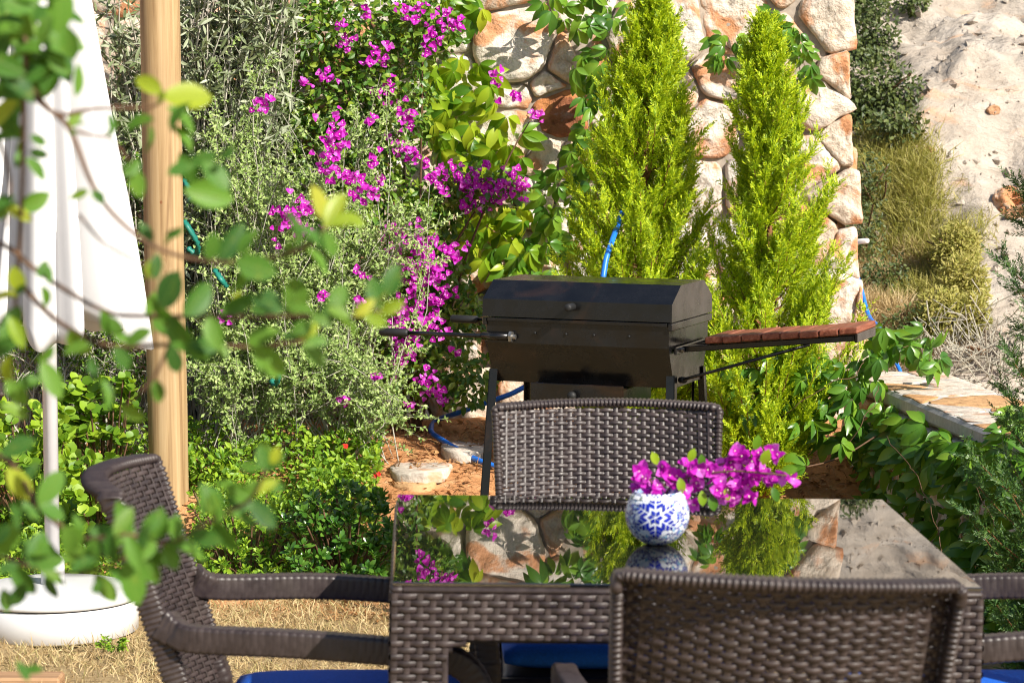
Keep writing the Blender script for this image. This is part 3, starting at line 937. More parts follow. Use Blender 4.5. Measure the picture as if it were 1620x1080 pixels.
nf = unit(np.array([(-.06 - 0.05, -1.0, .05)]))[0]; e1 = unit(np.cross(nf, np.array((0, 0, 1.0)))[None])[0] * -1; e1 = -e1; e2 = np.cross(e1, nf) * -1
e1 = unit(np.cross(np.array((0, 0, 1.0)), -nf)[None])[0] * -1; e2 = np.array((0, 0, 1.0)) - nf * nf[2]; e2 = unit(e2[None])[0]
def on_vase(a, b, lift):
    d = unit((nf + e1 * a + e2 * b)[None])[0]
    return vc + d * np.array((1, 1, .985)) * (VR + lift)
def tile(quad, name, mat, lift=.0011, n=3):
    q = np.array(quad, float) * 1.15; c0 = q.mean(0); q = c0 + (q - c0) * .90
    mb = MB(); V = []
    for i in range(n):
        for j in range(n):
            s_, t_ = i/(n-1), j/(n-1)
            p = (q[0]*(1-s_) + q[1]*s_) * (1-t_) + (q[3]*(1-s_) + q[2]*s_) * t_
            V.append(on_vase(p[0], p[1], lift))
    ring = [0, 1, 2, 5, 8, 7, 6, 3] if n == 3 else list(range(4))
    base = len(V)
    for k in ring:
        i, j = divmod(k, n); s_, t_ = i/(n-1), j/(n-1)
        p = (q[0]*(1-s_) + q[1]*s_) * (1-t_) + (q[3]*(1-s_) + q[2]*s_) * t_
        V.append(on_vase(p[0], p[1], -.0005))
    F = []
    for i in range(n-1):
        for j in range(n-1):
            a, b, c, d = i*n+j, (i+1)*n+j, (i+1)*n+j+1, i*n+j+1
            F += [(a, b, c), (a, c, d)]
    for k in range(len(ring)):
        k2 = (k+1) % len(ring); F += [(ring[k], base+k, base+k2), (ring[k], base+k2, ring[k2])]
    mb.add(V, F); mb.build(name, mat, vase)
# white disc under the snowflake
mb = MB(); V = [on_vase(0, 0, .0004)]; F = []
K = 36
for rr in (.25, .45, .65, .80):
    for k in range(K):
        a = 2*math.pi*k/K; V.append(on_vase(rr*math.cos(a), rr*math.sin(a), .0004))
for k in range(K): F.append((0, 1+k, 1+(k+1) % K))
for r_ in range(3):
    for k in range(K):
        k2 = (k+1) % K; a, b, c, d = 1+r_*K+k, 1+r_*K+k2, 1+(r_+1)*K+k2, 1+(r_+1)*K+k
        F += [(a, d, c), (a, c, b)]
mb.add(V, F); mb.build('grout_field', M['grout'], vase, True)
for k in range(6):
    a0 = math.radians(60 * k + 90); u_ = np.array((math.cos(a0), math.sin(a0)))
    uL = np.array((math.cos(a0 + math.pi/3), math.sin(a0 + math.pi/3))); uR = np.array((math.cos(a0 - math.pi/3), math.sin(a0 - math.pi/3)))
    tile([u_*.02, u_*.02 + (u_+0*uL)*.13 , (u_ + uL)*.13, uL*.13 + u_*.02], 'mosaic_tile', M['tile_blue'])
    for lev in (.20, .36, .52):
        for sd in (uL, uR):
            ln = .24 if lev < .3 else (.20 if lev < .5 else .12)
            p0 = u_*lev + sd*.02
            tile([p0, p0 + u_*.13, p0 + u_*.13 + sd*ln, p0 + sd*ln], 'mosaic_tile', M['tile_blue'])
for k in range(52):
    a = 2*math.pi*k/52
    mb = MB(); zz = .585 * VR
    rr = VR * math.cos(math.asin(.585)) + .0002
    R = Matrix.Rotation(a, 4, 'Z') @ Matrix.Rotation(math.radians(-36), 4, 'Y')
    c = Matrix.Rotation(a, 4, 'Z') @ Vector((rr, 0, zz * .985 + VR * .94))
    box(mb, tuple(c), (.0022, .0042, .0070), .0005, R)
    mb.build('rim_tile', M['tile_grey' if k in (26, 28, 29, 33) else 'tile_white'], vase)

def flower_tpl():
    """three papery bracts round a tiny tube"""
    mbx = MB()
    bt = leaf_tpl(4, .95, .45, .18, .18, .8)
    D, P, N = [], [], []
    for k in range(3):
        a = 2 * math.pi * k / 3
        D.append((math.cos(a) * .85, math.sin(a) * .85, .62)); P.append((0, 0, 0)); N.append((-math.cos(a) * .6, -math.sin(a) * .6, .85))
    leaves(mbx, bt, np.array(P), np.array(D), np.array(N), 1.0)
    return mbx.arrays()
FLOWER = flower_tpl()
def flowers(mb, P, Z, S):
    """flower copies: Z axis of each, size S"""
    V, F = FLOWER
    Z = unit(Z); X = unit(np.cross(Z, rnd_dir(len(P)))); Y = np.cross(Z, X)
    S = np.broadcast_to(np.asarray(S, float), (len(P),))[:, None, None]
    Q = P[:, None, :] + S * (V[None, :, 0, None] * X[:, None, :] + V[None, :, 1, None] * Y[:, None, :] + V[None, :, 2, None] * Z[:, None, :])
    FF = F[None] + (np.arange(len(P)) * len(V))[:, None, None]
    mb.add(Q.reshape(-1, 3), FF.reshape(-1, 3))
def dots(mb, P, r):
    O = np.array([(1,0,0),(-1,0,0),(0,1,0),(0,-1,0),(0,0,1),(0,0,-1)], float) * r
    F = np.array([(0,2,4),(2,1,4),(1,3,4),(3,0,4),(2,0,5),(1,2,5),(3,1,5),(0,3,5)])
    Q = P[:, None, :] + O[None]
    mb.add(Q.reshape(-1, 3), (F[None] + (np.arange(len(P)) * 6)[:, None, None]).reshape(-1, 3))

sprig = empty('flower_sprig', (VC.x, VC.y, TZ + .05), 'cut magenta bougainvillea sprig standing in the mosaic vase', 'flowers')
mb = MB()
for pts in ([(1035, 830, 4.50), (1040, 775, 4.50), (1090, 755, 4.49), (1160, 745, 4.47), (1245, 752, 4.45)], [(1038, 830, 4.50), (1035, 775, 4.5), (1025, 755, 4.49), (1015, 745, 4.48)], [(1042, 830, 4.5), (1060, 770, 4.5), (1110, 745, 4.5), (1175, 725, 4.5), (1225, 722, 4.5)]):
    tube(mb, smooth_path([tuple(at(*p)) for p in pts], 6), .0016, 5)
mb.build('stem', M['twig_brown'], sprig, True, world=True)
fl = [(1020,745,18),(1030,765,18),(1012,765,12),(1050,740,14),(1060,752,14),(1092,745,18),(1100,760,18),(1070,765,14),(1082,775,12),(1035,780,14),(1015,780,12),(1055,790,10),(1130,750,16),(1140,765,16),(1125,740,12),(1150,725,18),(1165,715,16),(1175,725,14),(1160,740,14),(1185,740,14),(1190,755,16),(1172,775,14),(1165,790,12),(1205,745,12),(1215,760,14),(1225,718,12),(1247,757,12),(1185,788,8),(1143,780,10),(1100,795,8),(1110,738,12),(1200,722,10),(1010,755,10),(1155,765,14),(1178,760,12)]
for (px, py, r_) in fl:
    mb = MB(); n = 3 if r_ < 13 else 4
    c = np.array(at(px, py, 4.49 + random.uniform(-.02, .02)))
    P = c + rng.normal(size=(n, 3)) * r_ * .00042
    Z = rnd_dir(n) * .7 + np.array((.15, -.7, .15))
    flowers(mb, P, Z, rng.uniform(.013, .019, n))
    o = mb.build('blossom', M['bract'], sprig, world=True)
    mb = MB(); dots(mb, P + unit(Z) * .007, .0016); mb2 = link('stamen', mb.mesh('stamen', M['cream'], False, tuple(sprig.location)), o)
for i, (px, py, dx, dz) in enumerate([(1075,755,.2,-1),(1110,775,.1,-1),(1125,780,.2,-1),(1205,735,.3,.7),(1235,745,.8,.2),(1222,770,.4,-1),(1110,740,0,1),(1150,770,0,-1),(1075,785,-.1,-1),(1195,712,.2,1),(1090,730,.4,1),(1240,730,.8,.6),(1040,735,-.3,.8),(1080,800,.2,-1)]):
    mb = MB()
    leaves(mb, BIG, np.array([tuple(at(px, py, 4.475))]), np.array([(dx, -.3, dz)]), np.array([(.1, -1, .25)]), random.uniform(.022, .030))
    mb.build('leaf', M['creeper_lime'], sprig, True, world=True)

# ------------------------------------------------------------------ charcoal grill
GR = empty('charcoal_grill', (0.237, 7.55, 0), 'black steel charcoal grill on legs with slatted wooden side shelf', 'grill', rot=(0, math.radians(.3), math.radians(-20)))
GW, GD, SEAM, GBOT = 0.535, 0.38, 0.882, 0.700
def prism(mb, prof, x0, x1, x0b=None, x1b=None):
    """profile in (y, z) extruded along x; closed with end faces"""
    n = len(prof)
    V = [(x0, a, b) for a, b in prof] + [(x1, a, b) for a, b in prof]
    F = []
    for i in range(n):
        j = (i + 1) % n; F += [(i, n+i, n+j), (i, n+j, j)]
    for i in range(1, n - 1): F += [(0, i, i+1), (n, n+i+1, n+i)]
    mb.add(V, F)
hw = GW / 2
mb = MB(); prism(mb, [(-GD/2, SEAM - .001), (-GD/2, SEAM - .07), (-GD/2 + .055, GBOT), (GD/2 - .055, GBOT), (GD/2, SEAM - .07), (GD/2, SEAM - .001)][::-1], -hw + .006, hw - .006)
body = mb.build('firebox', M['grill'], GR)
for sx in (-1, 1):
    mb = MB(); box(mb, (sx * (hw + .0045 - .006), 0, SEAM - .012), (.012, GD + .016, .020), .002); mb.build('seam_strip', M['grill'], body)
mb = MB(); box(mb, (0, -GD/2 - .005, SEAM - .006), (GW - .02, .008, .010), .001); mb.build('seam_strip', M['grill'], body)
mb = MB(); d2 = GD/2 + .008
prism(mb, [(-d2, SEAM + .002), (-d2 + .002, SEAM + .050), (-d2 + .085, SEAM + .097), (d2 - .085, SEAM + .097), (d2 - .002, SEAM + .050), (d2, SEAM + .002)][::-1], -hw - .004, hw + .004)
lid = mb.build('lid', M['grill'], GR)
mb = MB(); tube(mb, [(-.01, -d2 + .010, SEAM + .036), (-.01, -d2 - .030, SEAM + .036), (-.01, -d2 - .032, SEAM + .036)], .006, 10); tube(mb, [(-.01, -d2 + .004, SEAM + .036), (-.01, -d2 - .040, SEAM + .036), (-.01, -d2 - .044, SEAM + .036)], [.0105, .0105, .008], 14)
mb.build('lid_handle', M['grip'], lid, True)
for x_ in (-.12, -.03, .05, .15):
    mb2 = MB(); tube(mb2, [(x_, -GD/2 - .002, SEAM - .040), (x_, -GD/2 - .0045, SEAM - .040)], [.0042, .003], 8); mb2.build('rivet', M['grip'], body, True)
# ash drawer
mb = MB(); box(mb, (-.005, -.03, GBOT - .032), (.26, .26, .052), .003); box(mb, (-.005, -.172, GBOT - .026), (.268, .006, .060), .002)
dr = mb.build('ash_drawer', M['grill'], GR)
mb = MB(); tube(mb, [(-.012, -.174, GBOT - .026), (-.012, -.186, GBOT - .026)], .005, 8); tube(mb, [(-.012, -.186, GBOT - .026), (-.012, -.194, GBOT - .026), (-.012, -.203, GBOT - .026)], [.011, .013, .010], 14)
mb.build('knob', M['grip'], dr, True)
# angle-iron legs
for sx in (-1, 1):
    for sy in (-1, 1):
        mb = MB()
        t_ = Vector((sx * (hw - .012), sy * (GD/2 - .050), GBOT + .035)); b_ = Vector((sx * (hw + .012), sy * (GD/2 + .03), 0.0))
        for (w1, w2, ox, oy) in ((.024, .003, 0, sy * .0105), (.003, .024, sx * .0105, 0)):
            V = [tuple(e + Vector((ox + a * w1/2, oy + b * w2/2, 0))) for e in (b_, t_) for a, b in ((-1,-1),(1,-1),(1,1),(-1,1))]
            F = [(0,2,1),(0,3,2),(4,5,6),(4,6,7)] + [x for i in range(4) for x in ((i, (i+1) % 4, 4+(i+1) % 4), (i, 4+(i+1) % 4, 4+i))]
            mb.add(V, F)
        mb.build('leg', M['grill'], GR)
for (x, y) in ((-.20, .12), (-.15, .14), (.19, .12), (.235, .14)):
    mb = MB(); tube(mb, [(x, y, GBOT + .01), (x, y, .30)], .004, 6); mb.build('rod', M['grill'], GR, True)
mb = MB()
for k in range(9): tube(mb, [(-hw, -.17 + .042 * k, .292), (hw, -.17 + .042 * k, .292)], .004, 6)
tube(mb, [(-hw, -.19, .292), (-hw, .19, .292)], .005, 6); tube(mb, [(hw, -.19, .292), (hw, .19, .292)], .005, 6)
mb.build('lower_rack', M['grill'], GR, True)
# carrying bars with grips on the left
for sy, zz, x1 in ((-1, SEAM - .052, -.575), (1, SEAM - .045, -.520)):
    y_ = sy * (GD/2 + .012)
    mb = MB(); tube(mb, [(-.19, y_, zz), (x1 + .08, y_, zz)], .0062, 8); tube(mb, [(-.19, y_, zz), (-.27, y_, zz)], .011, 10)
    mb.build('carrying_bar', M['grill'], GR, True)
    mb = MB(); tube(mb, [(x1 + .085, y_, zz), (x1 + .08, y_, zz), (x1 + .004, y_, zz), (x1, y_, zz)], [.008, .0115, .0115, .008], 12); mb.build('grip', M['grip'], GR, True)
    mb = MB(); tube(mb, [(-.19, y_, zz), (-.182, y_, zz)], .016, 6); tube(mb, [(-.184, y_, zz), (-.172, y_, zz)], .007, 8); mb.build('nut', M['steel'], GR)
# side shelf
SZ = SEAM - .062
SHR = Matrix.Rotation(-.10, 4, 'Y')
mb = MB()
for y_ in (-.10, .10):
    box(mb, (hw + .245, y_, SZ - .016 + .024), (.48, .014, .016), .002, SHR)
box(mb, (hw + .488, 0, SZ - .016 + .048), (.008, .225, .024), .002); box(mb, (hw + .005, -.0, SZ - .016), (.008, .33, .020), .002)
sh = mb.build('shelf_frame', M['grill'], GR)
for y_ in (-.12, .10):
    mb = MB(); tube(mb, [(hw + .008, y_, SZ - .016), (hw + .016, y_, SZ - .016)], .0075, 6); mb.build('bolt', M['steel'], sh)
mb = MB(); tube(mb, [(hw + .002, -.10, SZ - .10), (hw + .02, -.125, SZ - .095), (hw + .36, -.10, SZ + .010)], .0045, 8); mb.build('brace', M['grill'], GR, True)
mb = MB(); tube(mb, [(hw + .002, -.10, SZ - .10), (hw + .018, -.118, SZ - .098)], .009, 8); mb.build('brace_socket', M['grip'], GR, True)
mb = MB(); box(mb, (0, 0, 0), (.0505, .235, .018), .003); me = mb.mesh('slat', M['slat'])
for k in range(8):
    link('slat', me, GR, (hw + .098 + .0525 * k, random.uniform(-.008, .008), SZ + .003 + (.098 + .0525 * k) * .10 + random.uniform(-.0015, .0015)), (0, -.10, random.uniform(-.01, .01)))

# ------------------------------------------------------------------ closed parasol
PX = at(84, 940, 7.5)
par = empty('parasol', (PX.x, PX.y, 0), 'closed white garden parasol on a white drum base at the left edge', 'parasol')
mb = MB(); tube(mb, [(0, 0, .10), (0, 0, 1.6), (0, 0, 2.55)], .0205, 20); mb.build('pole', M['pole'], par, True)
mb = MB(); tube(mb, [(0, 0, .11), (0, 0, .20), (0, 0, .21)], [.033, .033, .024], 20); mb.build('socket', M['white'], par, True)
mb = MB(); lathe(mb, [(0, 0), (.225, 0), (.236, .006), (.238, .088), (.234, .092)], 64); mb.build('base_drum', M['white'], par, True)
mb = MB(); lathe(mb, [(.234, .0945), (.241, .096), (.243, .106), (.236, .117), (.20, .126), (.13, .131), (.06, .133), (0, .133)], 64); mb.build('base_lid', M['white'], par, True)
def canopy():
    mb = MB(); K, n = 160, 40
    V = []
    for i in range(n + 1):
        t = i / n
        for j in range(K):
            a = 2 * math.pi * j / K
            fold = math.cos(5 * a + .6 + .25 * math.sin(2.3 * t * 3 + a))
            f2 = math.cos(13 * a + 1.3 * t)
            dv = sum(dd * math.exp(-(((a - math.radians(q_) + math.pi) % (2 * math.pi) - math.pi) / w_) ** 2) for q_, w_, dd in ((287, .13, .42), (318, .10, .25), (345, .10, .30), (225, .14, .4), (180, .12, .3)))
            r_ = (.030 + .215 * t) * (1 + .16 * t * fold - .30 * t * max(0, -fold) ** 3 - dv * t ** .7 + .05 * f2 * t + .02 * math.sin(9 * t + 3 * a))
            z = 2.45 - 1.60 * t - (.045 * math.cos(5 * a + .6 + .25 * math.sin(6.9 + a)) + .015 * f2) * t ** 6
            V.append((r_ * math.cos(a), r_ * math.sin(a), z))
    F = []
    for i in range(n):
        for j in range(K):
            j2 = (j+1) % K; a, b, c, d = i*K+j, i*K+j2, (i+1)*K+j2, (i+1)*K+j
            F += [(a, c, b), (a, d, c)]
    mb.add(V, F); return mb
o = canopy().build('canopy', M['canvas'], par, True)
sm = o.modifiers.new('cloth', 'SOLIDIFY'); sm.thickness = .0015
mb = MB(); tube(mb, [(0, 0, 2.44), (0, 0, 2.50), (0, 0, 2.53), (0, 0, 2.56)], [.035, .028, .030, .008], 16); mb.build('finial', M['white'], par, True)

# ------------------------------------------------------------------ timber post
pt_, pb_ = at(250, -120, 8.75), at(269, 868, 8.75)
post = empty('timber_post', (pb_.x, pb_.y, 0.05), 'round pale pine post rising out of the shrubs beside the parasol', 'post')
mb = MB(); P = []
dirp = (pt_ - pb_); 
for t in np.linspace(-.10, 1.12, 60): P.append(tuple(pb_ + dirp * t))
K = 28; V = []
hole = pb_ + dirp * ((868 - 410) / 988.0)
for p in P:
    for k in range(K):
        a = 2 * math.pi * k / K
        r_ = .0640 * (1 + .012 * math.sin(3 * a + p[2] * 4) + .010 * noise.noise(Vector((math.cos(a) * 2, math.sin(a) * 2, p[2] * 5))))
        if abs(p[2] - hole.z) < .035 and abs(a - math.radians(275)) < .32:
            r_ -= .022 * (1 - abs(p[2] - hole.z) / .035) * (1 - abs(a - math.radians(275)) / .32)
        V.append((p[0] + r_ * math.cos(a), p[1] + r_ * math.sin(a), p[2]))
V = np.array(V); F = []
for i in range(len(P) - 1):
    for k in range(K):
        k2 = (k+1) % K; F += [(i*K+k, i*K+k2, (i+1)*K+k2), (i*K+k, (i+1)*K+k2, (i+1)*K+k)]
for k in range(1, K - 1): F.append(((len(P)-1)*K, (len(P)-1)*K+k, (len(P)-1)*K+k+1))
mb.add(V, F); mb.build('shaft', M['post'], post, True, world=True)
# knots of the post
for (px, py) in ((262, 845 - 90), (255, 320), (250, 615)):
    c = at(px, py, 8.75 - .062); mb = MB(); V = [tuple(c + Vector((0, -.004, 0)))]
    for q in range(12):
        a = 2*math.pi*q/12; V.append((c.x + .011*math.cos(a), c.y + .002, c.z + .016*math.sin(a)))
    mb.add(V, [(0, 1 + (q+1) % 12, 1+q) for q in range(12)]); mb.build('knot', M['bark'], post, True, world=True)

# ------------------------------------------------------------------ hoses, pipe, ties, edging
def gnd(px, py):
    for Y in np.arange(6.0, 10.0, .02):
        p = at(px, py, Y)
        if ground_z(p.x, Y) >= p.z: return Vector((p.x, Y, ground_z(p.x, Y)))
    return at(px, py, 9.6)
hp = [gnd(px, py) + Vector((0, 0, .013)) for px, py in ((900, 735), (840, 752), (780, 745), (740, 728), (703, 705), (682, 688), (690, 672), (720, 660), (760, 646), (805, 630), (850, 612))]
hp += [Vector(at(900, 622, 9.55)), Vector(at(960, 630, 9.3)), Vector(at(1005, 634, 9.0)), Vector(at(985, 560, 8.75)), Vector(at(956, 470, 8.66)), Vector(at(957, 420, 8.68)), Vector(at(967, 385, 8.74)), Vector(at(985, 330, 8.95)), Vector(at(1000, 250, 9.3)), Vector(at(1005, 180, 9.8))]
mb = MB(); tube(mb, smooth_path([tuple(p) for p in hp], 10), .0095, 10)
h1 = mb.build('garden_hose', M['hose'], None, True)
tag(h1, 'blue garden hose looped on the red soil behind the far chair', 'hose')
mb = MB(); tube(mb, smooth_path([tuple(at(px, py, Y)) for px, py, Y in ((1340, 375, 10.2), (1350, 415, 10.15), (1362, 455, 10.1), (1375, 500, 10.0), (1392, 520, 9.8), (1410, 560, 9.6), (1425, 590, 9.5), (1440, 640, 9.45))], 8), .0075, 10)
tag(mb.build('supply_hose', M['hose'], None, True), 'blue hose running down beside the end of the tall stone wall', 'hose')
mb = MB(); tube(mb, [tuple(at(1335, 384, 10.3)), tuple(at(1372, 381, 10.15))], .010, 12)
tag(mb.build('white_pipe', M['white'], None, True), 'short white plastic pipe sticking out of the stone wall end', 'pipe')
def tie(pts, label):
    mb = MB(); P = smooth_path([tuple(at(*p)) for p in pts], 6)
    w = .005 + .007 * np.abs(np.sin(np.arange(len(P)) * 1.7))
    sweep(mb, P, [(-1, -.12), (0, -.5), (1, .1), (0, .12)], up=(.2, -1, .3), scale=w)
    tag(mb.build('plastic_tie', M['tie'], None, True), label, 'tie', 'turquoise plastic ties in the shrub')
tie([(289, 282, 8.85), (300, 300, 8.8), (308, 312, 8.85), (296, 318, 8.9)], 'turquoise plastic tie on the post, topmost of the ties')
tie([(290, 348, 8.8), (298, 360, 8.78), (312, 385, 8.8), (310, 402, 8.85), (296, 392, 8.85)], 'turquoise plastic tie hanging right beside the post hole')
tie([(338, 425, 8.85), (350, 442, 8.82), (360, 455, 8.85)], 'small turquoise tie strip in the twiggy shrub right of the post')
tie([(430, 580, 8.8), (440, 592, 8.78), (436, 608, 8.82), (428, 600, 8.84)], 'turquoise tie low in the twiggy shrub above the green ground cover')
mb = MB(); c = at(20, 1076, 6.75); box(mb, (c.x - .25, c.y, .012), (.75, .09, .05), .006)
tag(mb.build('edging_board', M['plank'], None), 'weathered brown edging board in the dry lawn at the lower left corner', 'board')
def flat_stone(px, py, rx, ry, label, mat, Y=None):
    c = gnd(px, py) if Y is None else at(px, py, Y)
    pts = [(rx * math.cos(a) * random.uniform(.8, 1.1), ry * math.sin(a) * random.uniform(.8, 1.1)) for a in np.linspace(0, 2*math.pi, 9)[:-1]]
    V, F = stone_mesh(pts, .004, .035, px * .1, .006, 18, True)
    W = np.stack([V[:, 0] + c.x, V[:, 2] + c.y, -V[:, 1] + c.z - .026], -1)
    mb = MB(); mb.add(W, F[:, ::-1])
    tag(mb.build('paving_stone', mat, None, True), label, 'stone', 'flat stones set in the soil')
flat_stone(665, 742, .13, .20, 'pale flat stone in the red soil left of the far chair', M['flag'])
flat_stone(735, 712, .11, .16, 'flat sandy stone in the soil under the blue hose loop', M['flag'])
flat_stone(655, 765, .10, .12, 'tan flat stone half hidden behind the table corner', M['orangeflag'])
flat_stone(300, 984, .07, .09, 'small terracotta stone in the lawn behind the left chair arm', M['orange_rock'])
for (px, py, s_, lab, mt) in ((1596, 325, .085, 'white boulder lying on the hillside near the right edge', 'stone'), (1612, 345, .06, 'orange rock beside the white boulder on the hillside', 'orange_rock'), (1588, 343, .05, 'small pale orange rock below the white boulder', 'orange_rock'),
                              (1572, 185, .035, 'orange stone lodged in the hillside crack', 'orange_rock'), (1470, 250, .03, 'small orange rock under the dark hillside bush', 'orange_rock'), (1545, 560, .05, 'reddish rock among dry twigs above the low wall cap', 'orange_rock')):
    c = on_hill(px, py)
    pts = [(s_ * math.cos(a) * random.uniform(.8, 1.2), s_ * .7 * math.sin(a) * random.uniform(.8, 1.2)) for a in np.linspace(0, 2*math.pi, 9)[:-1]]
    V, F = stone_mesh(pts, .002, s_ * .6, px * .07, s_ * .7, 26)
    W = V + np.array((c.x, c.y + s_ * .3, c.z + s_ * .05)); mb = MB(); mb.add(W, F)
    tag(mb.build('loose_rock', M[mt], None, True), lab, 'rock', 'loose rocks on the hillside')

# ------------------------------------------------------------------ golden cypresses and juniper
def conifer(name, label, base, height, radius, nb, nt_, nn, mat, seed, gap=None, t0=.03, wide=.34, cat='tree', group=None, upness=1.0, len_=(.0100, .0165)):
    global rng
    keep = rng; rng = np.random.default_rng(seed)
    root = empty(name, tuple(base), label, cat, group)
    base = np.array(tuple(base))
    wob = lambda t: np.stack([.02 * np.sin(t * 5 + seed), .02 * np.cos(t * 4 + seed), t * 0], -1)
    ts = np.linspace(0, 1, 24)
    P = base + wob(ts) + np.stack([ts * 0, ts * 0, ts * height], -1)
    mb = MB(); tube(mb, P, .016 * (1 - ts) + .0025, 7); mb.build('trunk', M['bark'], root, True, world=True)
    # branches
    t = t0 + (1 - t0) * ((np.arange(nb) + rng.uniform(0, 1, nb)) / nb) ** 1.3
    az = np.arange(nb) * 2.39996 + rng.uniform(-.5, .5, nb)
    prof = np.minimum(1, ((1 - t) / (1 - wide)) ** .80) * np.minimum(1, .50 + t * 1.7)
    r = radius * prof * rng.uniform(.55, 1.15, nb) + .012
    if gap is not None:
        r = r * gap(t, az, rng)
    out = np.stack([np.cos(az), np.sin(az), az * 0], -1)
    rise = (r * rng.uniform(.7, 1.2, nb) + .05) * upness
    start = base + wob(t) + np.stack([t * 0, t * 0, t * height - rise * .75], -1)
    start[:, 2] = np.maximum(start[:, 2], base[2] + .02)
    def bp(s): return start[:, None, :] + out[:, None, :] * (r[:, None] * s ** .85)[..., None] + np.array((0, 0, 1.0)) * (rise[:, None] * s ** 1.5)[..., None]
    ss = np.linspace(0, .9, 5)
    mb = MB()
    Qall = bp(np.broadcast_to(ss, (nb, 5)))
    for i in range(nb): tube(mb, Qall[i], np.linspace(.0035, .0012, 5), 4, False)
    o = mb.build('branches', M['bark'], root, True, world=True); o['kind'] = 'stuff'
    s = .22 + .80 * (np.arange(nt_)[None] + rng.uniform(0, 1, (nb, nt_))) / nt_
    s = np.minimum(s, 1.0)
    B0 = bp(s); B1 = bp(np.minimum(s + .05, 1.05)); tan = unit(B1 - B0 + 1e-9)
    side = unit(np.cross(tan, rnd_dir(nb * nt_).reshape(nb, nt_, 3)))
    TD = unit(tan * .75 + side * rng.uniform(.35, 1.15, (nb, nt_, 1)) + np.array((0, 0, .55 * upness)) + out[:, None, :] * .12)
    TL = rng.uniform(.040, .090, (nb, nt_)) * (.75 + .5 * (1 - s)) * (.75 + .35 * np.minimum(1, r / radius * 1.6))[:, None]
    TP = B0.reshape(-1, 3); TD = TD.reshape(-1, 3); TL = TL.reshape(-1)
    m = len(TP)
    pl = unit(np.cross(TD, rnd_dir(m)))                 # the plane each feathery spray lies in
    q = (np.arange(nn)[None] + rng.uniform(0, .9, (m, nn))) / nn
    sg = np.where(np.arange(nn) % 2 == 0, 1.0, -1.0)[None] * np.ones((m, 1))
    NP = TP[:, None, :] + TD[:, None, :] * (TL[:, None] * q)[..., None]
    ND = TD[:, None, :] * .70 + pl[:, None, :] * (sg * (1.0 - .5 * q))[..., None] * .72 + rng.normal(size=(m, nn, 3)) * .16
    NL = rng.uniform(len_[0], len_[1], (m, nn)) * (1.15 - .35 * q)
    nrm = np.cross(TD, pl)[:, None, :]; nrm = nrm * np.sign((nrm * np.array((.5, -.7, .5))).sum(-1, keepdims=True)) + np.array((.25, -.35, .25)) + rng.normal(size=(m, nn, 3)) * .45
    mb = MB(); leaves(mb, NEEDLE, NP.reshape(-1, 3), ND.reshape(-1, 3), nrm.reshape(-1, 3), NL.reshape(-1))
    o = mb.build('crown', mat, root, False, world=True); o['kind'] = 'stuff'
    rng = keep
    return root
def gnd_pt(px, Y):
    x = (px - 810) / FPX * Y; return Vector((x, Y, ground_z(x, Y) - .01))
def gap2(t, az, R):
    """the second tree is thin on its left where the stem shows"""
    w = np.ones_like(t)
    left = (np.cos(az - math.radians(215)) > .35) & (t > .45) & (t < .80)
    w[left] *= R.uniform(.25, .75, left.sum())
    return w
conifer('golden_cypress', 'dense lime-green golden cypress behind the grill, left of the pair', gnd_pt(1022, 8.95), 1.64, .285, 320, 42, 18, M['cypress'], 3, None, group='golden cypresses in front of the stone wall')
conifer('golden_cypress', 'looser lime-green golden cypress with visible stem, right of the pair', gnd_pt(1208, 8.75), 1.56, .285, 265, 42, 17, M['cypress'], 5, gap2, group='golden cypresses in front of the stone wall')
conifer('juniper', 'dark green juniper cut by the right edge of the photo', (1.365, 6.5, 0.0), 1.78, .27, 150, 34, 20, M['cypress_dark'], 11, None, t0=.05, upness=.6, len_=(.008, .013))

